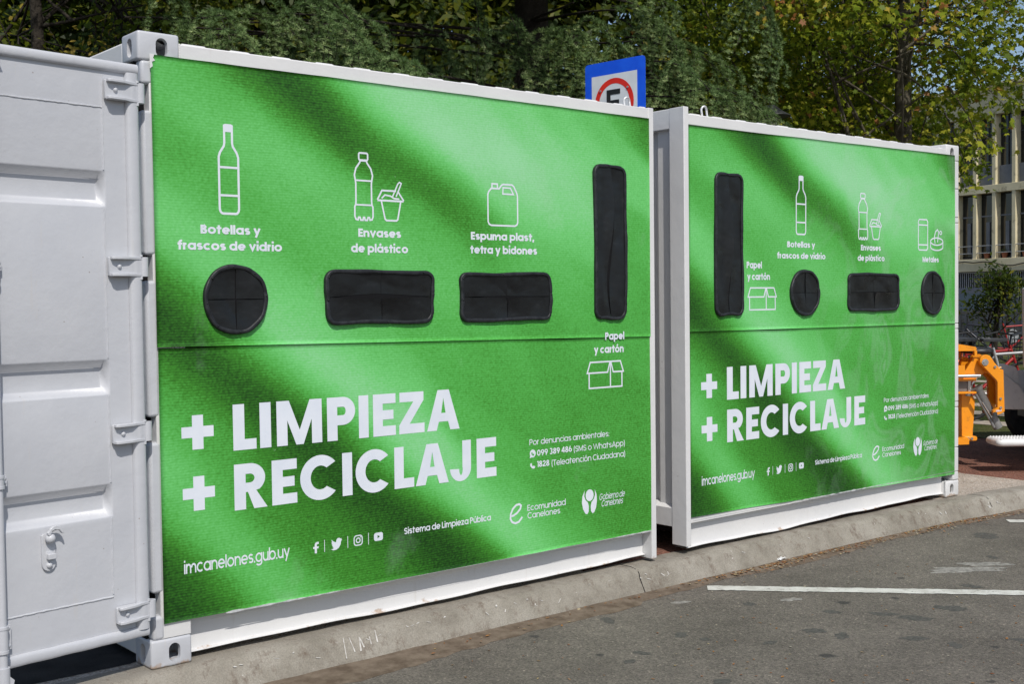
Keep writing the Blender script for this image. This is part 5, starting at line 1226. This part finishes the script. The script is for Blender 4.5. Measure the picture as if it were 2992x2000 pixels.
for s in fins:
    f_ = MB(); fbox(f_, s+.10, s+.885, -.358, -.33, 6.78, 8.84); wn = f_.build('window', WGL, bl)
    f2 = MB(); fbox(f2, s+.46, s+.52, -.33, -.30, 6.78, 8.84); fbox(f2, s+.10, s+.885, -.33, -.305, 8.05, 8.10); f2.build('window_bars', DWL, wn)
mb = MB(); fbox(mb, S0, S1, -.35, -.25, 6.0, 6.78); mb.build('spandrel', SPN, bl)
for s in fins[10:22]:
    f_ = MB(); fbox(f_, s+.10, s+.885, -.358, -.33, 3.1, 5.6); wn = f_.build('window', WGL, bl)
    f2 = MB(); fbox(f2, s+.10, s+.885, -.33, -.30, 4.72, 4.78); fbox(f2, s+.44, s+.62, -.33, -.29, 3.25, 4.5); f2.build('window_bars', SPN, wn)
    rl = MB(); 
    for z in (3.22, 3.52): rl.tube([FW(s+.08, -.05, z), FW(s+.90, -.05, z)], .018, 6)
    rl.tube([FW(s+.12, -.05, 2.98), FW(s+.12, -.05, 3.52)], .015, 6); rl.build('balcony_rail', M['galv'], bl)
gr = MB()
for k in range(120): gr.tube([FW(-6+k*.11, -.14, .80), FW(-6+k*.11, -.14, 2.42)], .014, 5)
for z in (.82, 1.6, 2.40): fbox(gr, -6, 7.2, -.16, -.12, z, z+.03)
gr.build('window_grille', mottled('grille_grey', (.35, .36, .38), (.45, .46, .48), 3, .6), bl)
cb = MB(); cb.tube([FW(-12+k*.5, .05, 2.78+.10*math.sin(k*.7)+.05*math.sin(k*1.9)) for k in range(54)], .022, 6); cb.build('cable', BLK, bl, smooth=True)
POT = mottled('terracotta', (.30, .10, .05), (.36, .13, .07), 9, .8); 
for j, (s, lab) in enumerate(((2.02, 'terracotta flower pot on the ledge of the office building, leftmost of three'), (1.12, 'terracotta flower pot with a green plant in the middle of the ledge'), (.10, 'terracotta flower pot on the ledge nearest the right picture edge'))):
    p_ = FW(s, -.22, 2.98); o = thing('flower_pot', tuple(map(float, p_)), lab, 'flower pot', 'flower pots on the building ledge')
    MB().lathe([(0, 0), (.09, 0), (.13, .20), (.145, .20), (.145, .25), (.12, .25), (.11, .22), (0, .22)], p_, n=14).build('pot', POT, o, smooth=True)
    lf = MB()
    for _ in range(50): 
        c = (p_[0]+random.gauss(0, .07), p_[1]+random.gauss(0, .07), p_[2]+.25+abs(random.gauss(.06, .05))); e = [random.uniform(-.04, .04) for _ in range(6)]; lf.add([c, (c[0]+e[0], c[1]+e[1], c[2]+e[2]), (c[0]+e[3], c[1]+e[4], c[2]+e[5])], [(0, 1, 2)])
    lf.build('plant', mottled('pot_leaf', (.04, .09, .02), (.08, .15, .03), 9, .6), o, fix=False)
# ------------------------------------------------------------------ trees
def leaf_material(name, stops, trans=.35, rough=.45):
    m, t, b = nodes_of(name, rough, .12)
    at_ = N(t, 'ShaderNodeAttribute', attribute_name='tint')
    c = ramp(t, at_.outputs['Fac'], stops).outputs[0]; t.links.new(c, b.inputs['Base Color'])
    tr = N(t, 'ShaderNodeBsdfTranslucent'); hs = mix(t, .55, c, (.32, .40, .03)); t.links.new(hs, tr.inputs[0])
    ms = N(t, 'ShaderNodeMixShader'); ms.inputs[0].default_value = trans
    t.links.new(b.outputs[0], ms.inputs[1]); t.links.new(tr.outputs[0], ms.inputs[2]); t.links.new(ms.outputs[0], t.nodes['Material Output'].inputs[0]); return m
def bark(name, c0, c1, c2=None):
    m = mottled(name, c0, c1, 5, .9, .15, bscale=24, bstr=.9, bdist=.03, c2=c2, s2=3.2); return m
def mesh_np(name, V, F, nper, mt, tint=None, parent=None):
    """V (n,3), faces of nper vertices each, tint per face"""
    me = bpy.data.meshes.new(name); nf = len(F)
    me.vertices.add(len(V)); me.vertices.foreach_set('co', np.asarray(V, np.float32).ravel())
    me.loops.add(nf*nper); me.loops.foreach_set('vertex_index', np.asarray(F, np.int32).ravel())
    me.polygons.add(nf); me.polygons.foreach_set('loop_start', np.arange(0, nf*nper, nper, dtype=np.int32)); me.polygons.foreach_set('loop_total', np.full(nf, nper, np.int32))
    me.update(calc_edges=True); me.materials.append(mt)
    if tint is not None:
        a = me.attributes.new('tint', 'FLOAT', 'FACE'); a.data.foreach_set('value', np.asarray(tint, np.float32))
    o = bpy.data.objects.new(name, me); COL.objects.link(o)
    if parent: o.parent = parent
    return o
def frames(n, up):      # random orientation around given normals
    a = rng.normal(size=(n, 3)); a -= up*(a*up).sum(1, keepdims=True); a /= np.linalg.norm(a, axis=1, keepdims=True)+1e-9
    return a, np.cross(up, a)
LOBED = np.array([(0, -.55), (.16, -.30), (.52, -.38), (.38, -.05), (.62, .20), (.28, .22), (0, .68), (-.28, .22), (-.62, .20), (-.38, -.05), (-.52, -.38), (-.16, -.30)])
OVAL = np.array([(0, -.6), (.22, -.2), (.24, .2), (0, .65), (-.24, .2), (-.22, -.2)])
def leaves(pos, size, shape, parent, mt, name='crown', sizevar=.3, droop=.5, tint=None, upz=.55):
    n = len(pos); nrm = rng.normal(size=(n, 3)); nrm[:, 2] = np.abs(nrm[:, 2])*upz*2+.15; nrm[:, 1] -= .55; nrm[:, 0] -= .2
    nrm /= np.linalg.norm(nrm, axis=1, keepdims=True); a, b = frames(n, nrm)
    s = size*(1+sizevar*rng.normal(size=n)).clip(.4, 1.7); k = len(shape)
    fold = np.abs(shape[:, 0])*.35
    V = pos[:, None, :]+s[:, None, None]*(shape[None, :, 0:1]*a[:, None, :]+shape[None, :, 1:2]*b[:, None, :]-fold[None, :, None]*nrm[:, None, :]*rng.uniform(-.4, 1.2, size=(n, 1, 1)))
    V[:, :, 2] -= (np.linalg.norm(shape, axis=1)[None, :]**2)*s[:, None]*droop*.5
    F = np.arange(n*k).reshape(n, k)
    if tint is None: tint = rng.random(n)
    off = np.array(wloc(parent)) if parent else 0
    return mesh_np(name, V.reshape(-1, 3)-off, F, k, mt, tint, parent)
def clusters(center, rad, ncl, nleaf, spread, shell=.55, keep=None):
    out = []
    while len(out) < ncl:
        v = rng.normal(size=3); v /= np.linalg.norm(v); r = rng.uniform(shell, 1)**.6
        c = np.array(center)+v*r*np.array(rad)
        if keep is None or keep(c): out.append(c)
    cs = np.array(out); ctint = rng.normal(size=ncl)*.22
    idx = rng.integers(0, ncl, nleaf)
    off = rng.normal(size=(nleaf, 3))*spread*np.array([1, 1, .62]); P = cs[idx]+off
    return P, (ctint[idx]+rng.normal(size=nleaf)*.20+.45).clip(0, 1), cs
def limb(mb, a, b, r0, r1, sag=.0, wig=.06, n=9):
    a, b = np.array(a, float), np.array(b, float); L = np.linalg.norm(b-a); pts = []
    ph = rng.uniform(0, 6.28, 4)
    for i in range(n+1):
        t = i/n; p = a+(b-a)*t; p = p+np.array([math.sin(t*5+ph[0])*wig*L*t, math.sin(t*4+ph[1])*wig*L*t, -sag*L*t*t+math.sin(t*3.3+ph[2])*wig*.6*L*t*(1-t)]); pts.append(p)
    mb.tube(pts, [r0+(r1-r0)*(i/n)**.8 for i in range(n+1)], 9); return pts

def shown(c, m=220):      # roughly inside the photographed view (with a margin to each side)
    d = np.asarray(c)-CAM; z = d@_f; x = 1496+FPX*(d@_r)/z; y = 1000-FPX*(d@_u)/z
    return z > 0 and -m < x < 2992+m and y < 1500, x, y
LEAF_PL = leaf_material('plane_leaf', [(0, (.030, .055, .007)), (.35, (.125, .185, .015)), (.62, (.27, .315, .026)), (.85, (.46, .43, .05)), (.975, (.40, .26, .05)), (1, (.34, .14, .05))], .45)
LEAF_DK = leaf_material('dark_leaf', [(0, (.010, .020, .004)), (.5, (.030, .050, .008)), (.85, (.075, .090, .012)), (1, (.16, .15, .02))], .30)
LEAF_YL = leaf_material('yellowing_leaf', [(0, (.025, .045, .006)), (.4, (.075, .10, .012)), (.75, (.20, .20, .02)), (1, (.36, .26, .05))], .45)
BARK_PL = bark('plane_bark', (.055, .048, .036), (.13, .115, .085), c2=(.22, .20, .15)); BARK_DK = bark('dark_bark', (.018, .015, .012), (.045, .038, .030))
def broad_tree(name, base, lean, h, r0, crown_c, crown_r, ncl, nleaf, size, spread, mt, bk, label, shape=LOBED, group='broad leaved trees behind the boxes', nl=10, shell=.5):
    base = np.array(base, float); t_ = thing(name, tuple(map(float, base)), label, 'tree', group)
    mb = MB(); top = base+np.array([lean[0], lean[1], h]); tp = limb(mb, base-np.array([0, 0, .1]), top, r0, r0*.45, wig=.018, n=14); 
    P, tint, cs = clusters(crown_c, crown_r, ncl, nleaf, spread, shell)
    tr = mb.build('trunk', bk, t_, smooth=True)
    br = MB()
    for i in range(nl):
        st = tp[rng.integers(5, len(tp))]; e = cs[rng.integers(0, len(cs))]; pts = limb(br, st, e, r0*rng.uniform(.10, .20), .008, sag=-.05, wig=.05, n=10)
        for _ in range(3):
            s_ = pts[rng.integers(3, 9)]; e2 = cs[rng.integers(0, len(cs))]
            e2 = s_+(e2-s_)*min(1, 1.6/(np.linalg.norm(e2-s_)+.01)); limb(br, s_, e2, .02, .004, wig=.06, n=6)
    br.build('branches', bk, t_, smooth=True)
    leaves(P, size, shape, t_, mt, tint=tint); return t_
def on_ground(px, d): q = at(px, 900, d); return (float(q[0]), float(q[1]), 0.0)
def pt(px, py, d): return at(px, py, d)
# right: two plane trees, one leaning, and a third further back
b0 = on_ground(2590, 15.5); e0 = pt(2665, 130, 15.5)
broad_tree('plane_tree', b0, (e0[0]-b0[0], e0[1]-b0[1]), e0[2]+.6, .19, pt(2700, 60, 15.6), (2.5, 2.5, 2.0), 125, 16000, .064, .27, LEAF_PL, BARK_PL, 'leaning plane tree with a pale sunlit trunk, rising over the far box at right')
b0 = on_ground(2490, 17); e0 = pt(2492, 0, 17)
broad_tree('plane_tree', b0, (e0[0]-b0[0], e0[1]-b0[1]), e0[2]+1.5, .16, pt(2430, -20, 17), (2.6, 2.6, 2.1), 125, 16000, .064, .27, LEAF_PL, BARK_PL, 'upright plane tree with mottled bark, left of the leaning trunk')
b0 = on_ground(2370, 19); broad_tree('plane_tree', b0, (.1, .1), 6.5, .17, pt(2280, 60, 19.5), (2.6, 2.6, 2.4), 100, 9000, .070, .28, LEAF_PL, BARK_DK, 'dark trunked plane tree in the shade behind the street lamp', nl=12)
# boughs of the leaning tree hanging in front of the building
LT = bpy.data.objects['plane_tree']
P = []; T = []
hang = MB()
for a, b in (((2760, 120), (2960, 330)), ((2770, 250), (2900, 470)), ((2800, 330), (2925, 420)), ((2760, 330), (2850, 520)), ((2770, 180), (2990, 230)), ((2740, 60), (2940, 120)), ((2780, 400), (2830, 540)), ((2745, 20), (2900, 20))):
    p0, p1 = pt(*a, 14.6), pt(*b, 14.2); pts = limb(hang, p0, p1, .012, .003, sag=.05, wig=.05, n=10)
    for p in pts[2:]:
        for _ in range(6): P.append(p+rng.normal(size=3)*.10); T.append(rng.uniform(.1, .85))
hang.build('hanging_branch', BARK_PL, LT, smooth=True)
leaves(np.array(P), .070, LOBED, LT, LEAF_PL, name='hanging_leaves', tint=np.array(T), droop=.9)
# left: yellowing broad tree with a dark trunk, dense trees closing the background
b0 = on_ground(150, 12.5); e0 = pt(95, -40, 12.5)
broad_tree('linden_tree', b0, (e0[0]-b0[0]-.1, e0[1]-b0[1]), e0[2]+.8, .115, pt(180, -60, 13.2), (2.3, 2.0, 2.2), 80, 9000, .062, .25, LEAF_YL, BARK_DK, 'yellowing broad leaved tree with a dark forked trunk, above the open door at left', shape=OVAL, nl=14)
GB = 'dense dark trees closing the park behind'
for px, d, cz, rad, n, lab in ((-150, 21, 5.2, (4.2, 3.5, 4.2), 6500, 'dense dark tree behind the open door at the left picture edge'), (520, 20, 5.0, (4.2, 3.2, 4.4), 7000, 'dense dark tree behind the left container corner'),
                               (1150, 21, 5.2, (4.0, 3.2, 4.6), 7000, 'dense dark tree hidden behind the cedar, over the middle of the near box'), (1750, 22, 5.0, (3.6, 3.2, 4.4), 6500, 'dense dark tree in the gaps of the cedar above the parking sign'),
                               (2250, 27, 5.0, (4.4, 3.5, 4.6), 5600, 'dense dark tree far behind the plane trees at right')):
    b0 = on_ground(px, d); c = np.array([b0[0], b0[1], cz]); broad_tree('park_tree', b0, (.2, .1), 6, .22, c, rad, 190, int(n*(6 if d < 26 else 1.6)), .165, .5, LEAF_DK, BARK_DK, lab, shape=OVAL, group=GB, nl=9, shell=.35)
# small dark shrubby tree in front of the building
b0 = on_ground(2905, 24.5); st = broad_tree('small_tree', b0, (.15, 0), 2.0, .07, pt(2915, 880, 24.5), (.62, .62, .75), 34, 1500, .075, .17, LEAF_DK, BARK_DK, 'small dark leaved tree on the lawn, in front of the barred ground floor windows', shape=OVAL, nl=16, shell=.2, group='small trees on the lawn')
st['group'] = 'small trees on the lawn'

# ---- cedar: limbs hung with sprays of needle rosettes
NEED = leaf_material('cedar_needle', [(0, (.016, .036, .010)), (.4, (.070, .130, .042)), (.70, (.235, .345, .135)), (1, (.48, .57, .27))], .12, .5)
BARK_CE = bark('cedar_bark', (.018, .015, .012), (.04, .034, .028))
def spray(seed, L=1.3, droop=.5):
    """a bough: a bowed axis with fingers to both sides that arch over and hang, set with needle stars"""
    r = np.random.default_rng(seed); ros = []; tw = MB(); NM = 10
    main = [np.array([L*t, .12*L*math.sin(2.2*t+seed), .10*L*math.sin(2.6*t)-droop*L*t*t*.75]) for t in np.linspace(0, 1, NM+1)]
    tw.tube(main, [.011*(1-.8*i/NM) for i in range(NM+1)], 5)
    for i in range(2, NM+1):
        for sgn in (-1, 1):
            if r.random() < .28: continue
            p = main[i]+r.normal(size=3)*.012; l = L*r.uniform(.26, .58)*(1-.45*i/NM); ang = r.uniform(.55, 1.25)
            d = np.array([math.cos(ang), sgn*math.sin(ang), r.uniform(.05, .30)]); k = max(4, int(l/.027)); tp = []
            hang = r.uniform(.8, 1.5)*(.7+droop)
            for j in range(k+1):
                t = j/k; q = p+d*l*t*(1-.25*t)+np.array([0, 0, -hang*l*t*t*.85])+r.normal(size=3)*.007; tp.append(q)
                if j > 0: ros.append((q, t))
                if j > 0 and r.random() < .25:
                    sd_ = np.array([-d[1], d[0], 0])*(1 if r.random() < .5 else -1); m_ = r.uniform(.035, .085)
                    ros.append((q+(sd_*.8+d*.45+np.array([0, 0, -.25*hang]))*m_, min(1, t+.2)))
            tw.tube(tp, [.005*(1-.7*j/k) for j in range(k+1)], 4)
    for i in range(1, NM+1): ros.append((main[i], i/NM))
    V = []; T = []; nn = 46
    for q, t in ros:
        u = r.normal(size=(nn, 3)); u[:, 2] = np.abs(u[:, 2])*.8-.25; u[:, 0] += .35; u /= np.linalg.norm(u, axis=1, keepdims=True)
        g_ = r.normal(size=(nn, 3))*.45+np.array([.25, 0, 1.0]); a = np.cross(u, g_); a /= np.linalg.norm(a, axis=1, keepdims=True)+1e-9
        ln = r.uniform(.028, .046, size=(nn, 1)); wd_ = .0014
        V.append(np.stack([q+a*wd_, q-a*wd_, q+u*ln-a*wd_*.5, q+u*ln+a*wd_*.5], 1)); T.append(np.clip(r.normal(.22+.56*t, .15)+r.normal(size=nn)*.12, 0, 1))  # tips tinted light, inner needles dark: new growth plus painted light and shade
    V = np.concatenate(V); T = np.concatenate(T); n = len(V)
    F = np.arange(n*4).reshape(n, 4)
    return V.reshape(-1, 3), F, T, tw
cb0 = on_ground(1560, 14.2)
cedar = thing('cedar_tree', cb0, 'blue green cedar with drooping needle boughs hanging over both boxes', 'tree')
mb = MB(); limb(mb, np.array(cb0), np.array(cb0)+np.array([.1, .1, 9]), .30, .14, wig=.01, n=14); mb.build('trunk', BARK_CE, cedar, smooth=True)
protos = []; HULL = []
for i in range(5):
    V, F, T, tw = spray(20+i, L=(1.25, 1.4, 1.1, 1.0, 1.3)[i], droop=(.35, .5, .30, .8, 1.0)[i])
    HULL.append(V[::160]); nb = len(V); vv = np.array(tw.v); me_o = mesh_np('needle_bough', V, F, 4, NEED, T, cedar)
    me_o.location = (0, 0, 0); protos.append(me_o)
    tw.build('twigs', BARK_CE, me_o).location = (0, 0, 0)
for p in protos:        # twig meshes were offset to world; put them back into bough space
    ch = p.children[0]; o_ = wloc(p); ch.data.transform(Matrix.Translation(o_))
used = [False]*len(protos)
def bough(kind, pos, az, pitch, roll=0, s=1.0):
    p = protos[kind]; pos = np.array(pos, float)
    Rm = np.array(Matrix.Rotation(az, 3, 'Z') @ Matrix.Rotation(-pitch, 3, 'Y') @ Matrix.Rotation(roll, 3, 'X'))
    q = HULL[kind]@Rm.T*s+pos-CAM; z = q@_f; x_, y_ = 1496+FPX*(q@_r)/z, 1000-FPX*(q@_u)/z
    hit = (x_ > 1680) & (x_ < 1900) & (y_ > 130) & (y_ < 330) & (z < 11.6)
    if hit.any(): pos = pos+_f*(11.75-z[hit].min())      # the boughs are kept clear of the street sign
    if not used[kind]: o = p; used[kind] = True
    else:
        o = p.copy(); COL.objects.link(o); o.parent = cedar
        for ch in p.children: c = ch.copy(); COL.objects.link(c); c.parent = o
    off = np.array(cb0); o.location = tuple(map(float, np.array(pos)-off)); o.scale = (s, s, s)
    o.rotation_euler = (Matrix.Rotation(az, 3, 'Z') @ Matrix.Rotation(-pitch, 3, 'Y') @ Matrix.Rotation(roll, 3, 'X')).to_euler()
azr = math.atan2(_r0[1], _r0[0])            # heading of 'to the right in the photo'
azc = math.atan2(-_f[1], -_f[0])            # heading towards the camera
lm = MB()
def tier(px, py, d, turn, kinds, pitch=.05, s=1.0, bare=True):
    """a limb from the trunk to a point, ending in a fan of boughs; turn = heading from 'towards the camera' to the right"""
    e = pt(px, py, d); st = np.array([cb0[0], cb0[1], e[2]+.25])
    if bare: limb(lm, st, e, .022, .008, sag=.04, wig=.02, n=10)
    for n_, k in enumerate(kinds):
        a = azc+turn+rng.uniform(-.45, .45); p = e+(st-e)*rng.uniform(0, .06)+np.array([0, 0, rng.uniform(-.12, .08)])+(0 if n_ == 0 else 1)*np.append(rng.normal(size=2)*.14, 0)
        bough(k, p, a, pitch+rng.uniform(-.15, .15), rng.uniform(-.3, .3), s*rng.uniform(.8, 1.1))
# lit fans reaching over the boxes, tips to the right and down
tier(1000, 120, 9.9, 1.0, (0, 1), -.25, .85); tier(1040, 170, 9.7, 1.0, (1,), -.30, .9); tier(940, 240, 9.6, .6, (3,), -.35, .8); tier(1070, 210, 9.6, .8, (2, 3), -.45, .8)
tier(330, -10, 11.2, 1.0, (1,), -.3); tier(430, 50, 11.6, .9, (2,), -.3); tier(560, 20, 10.4, 1.0, (1, 0), -.2); tier(690, 0, 10.6, 1.2, (0, 2), -.25); tier(820, -20, 10.4, .9, (2, 3), -.4)
tier(1330, -70, 12.4, .1, (4,), -.6); tier(1560, 110, 12.8, .5, (0, 1), -.25); tier(1690, -20, 11.9, .9, (1, 2), -.3)
tier(1850, 90, 12, 1.3, (1, 0), -.2); tier(1900, 190, 11.9, 1.2, (0, 1), -.25); tier(1990, 250, 11.9, 1.3, (1, 2), -.2); tier(2050, 290, 12, 1.4, (0,), -.2); tier(1830, 0, 12.1, .9, (4, 2), -.5)
# hanging curtains in the shade behind
for q in ((1300, 60, 13.2), (1400, 140, 13.4), (1500, 20, 13.0), (1620, 150, 13.4), (1720, 60, 13.2), (880, 60, 13.0), (760, 110, 13.2), (620, 90, 13.0), (1240, 190, 13.2), (1000, 0, 12.8), (1820, 190, 13.4), (1480, 240, 13.6), (480, 80, 13.2), (1120, 40, 13.0), (1930, 60, 13.4), (2170, -50, 12.8), (330, 60, 13.2)):
    tier(*q, rng.uniform(-.3, .6), (3, 4), -.65, bare=False)
# the crown above: unseen upper boughs, massed to shade the inside of the cedar
P0 = []; 
for _ in range(150):
    px = rng.uniform(250, 2250); d = rng.uniform(11.0 if px < 1750 else 12.2, 14.8); q = on_ground(px, d); P0.append((q[0], q[1], rng.uniform(.26*d+1.9, .26*d+3.5)))
P0 = np.array(P0); n = 95000; k = rng.integers(0, len(P0), n); C0 = P0[k]+rng.normal(size=(n, 3))*np.array([.34, .34, .10])
u = rng.normal(size=(n, 3)); u[:, 2] = np.abs(u[:, 2])*.5-.2; u /= np.linalg.norm(u, axis=1, keepdims=True); a_, _b = frames(n, u); ln = rng.uniform(.06, .11, size=(n, 1)); wd = .012
V = np.stack([C0+a_*wd, C0-a_*wd, C0+u*ln-a_*wd*.5, C0+u*ln+a_*wd*.5], 1).reshape(-1, 3)-np.array(cb0)
up_ = mesh_np('upper_shade_boughs', V, np.arange(n*4).reshape(n, 4), 4, NEED, rng.uniform(.1, .7, n), cedar); up_['kind'] = 'stuff'
lm.build('limbs', BARK_CE, cedar, smooth=True)
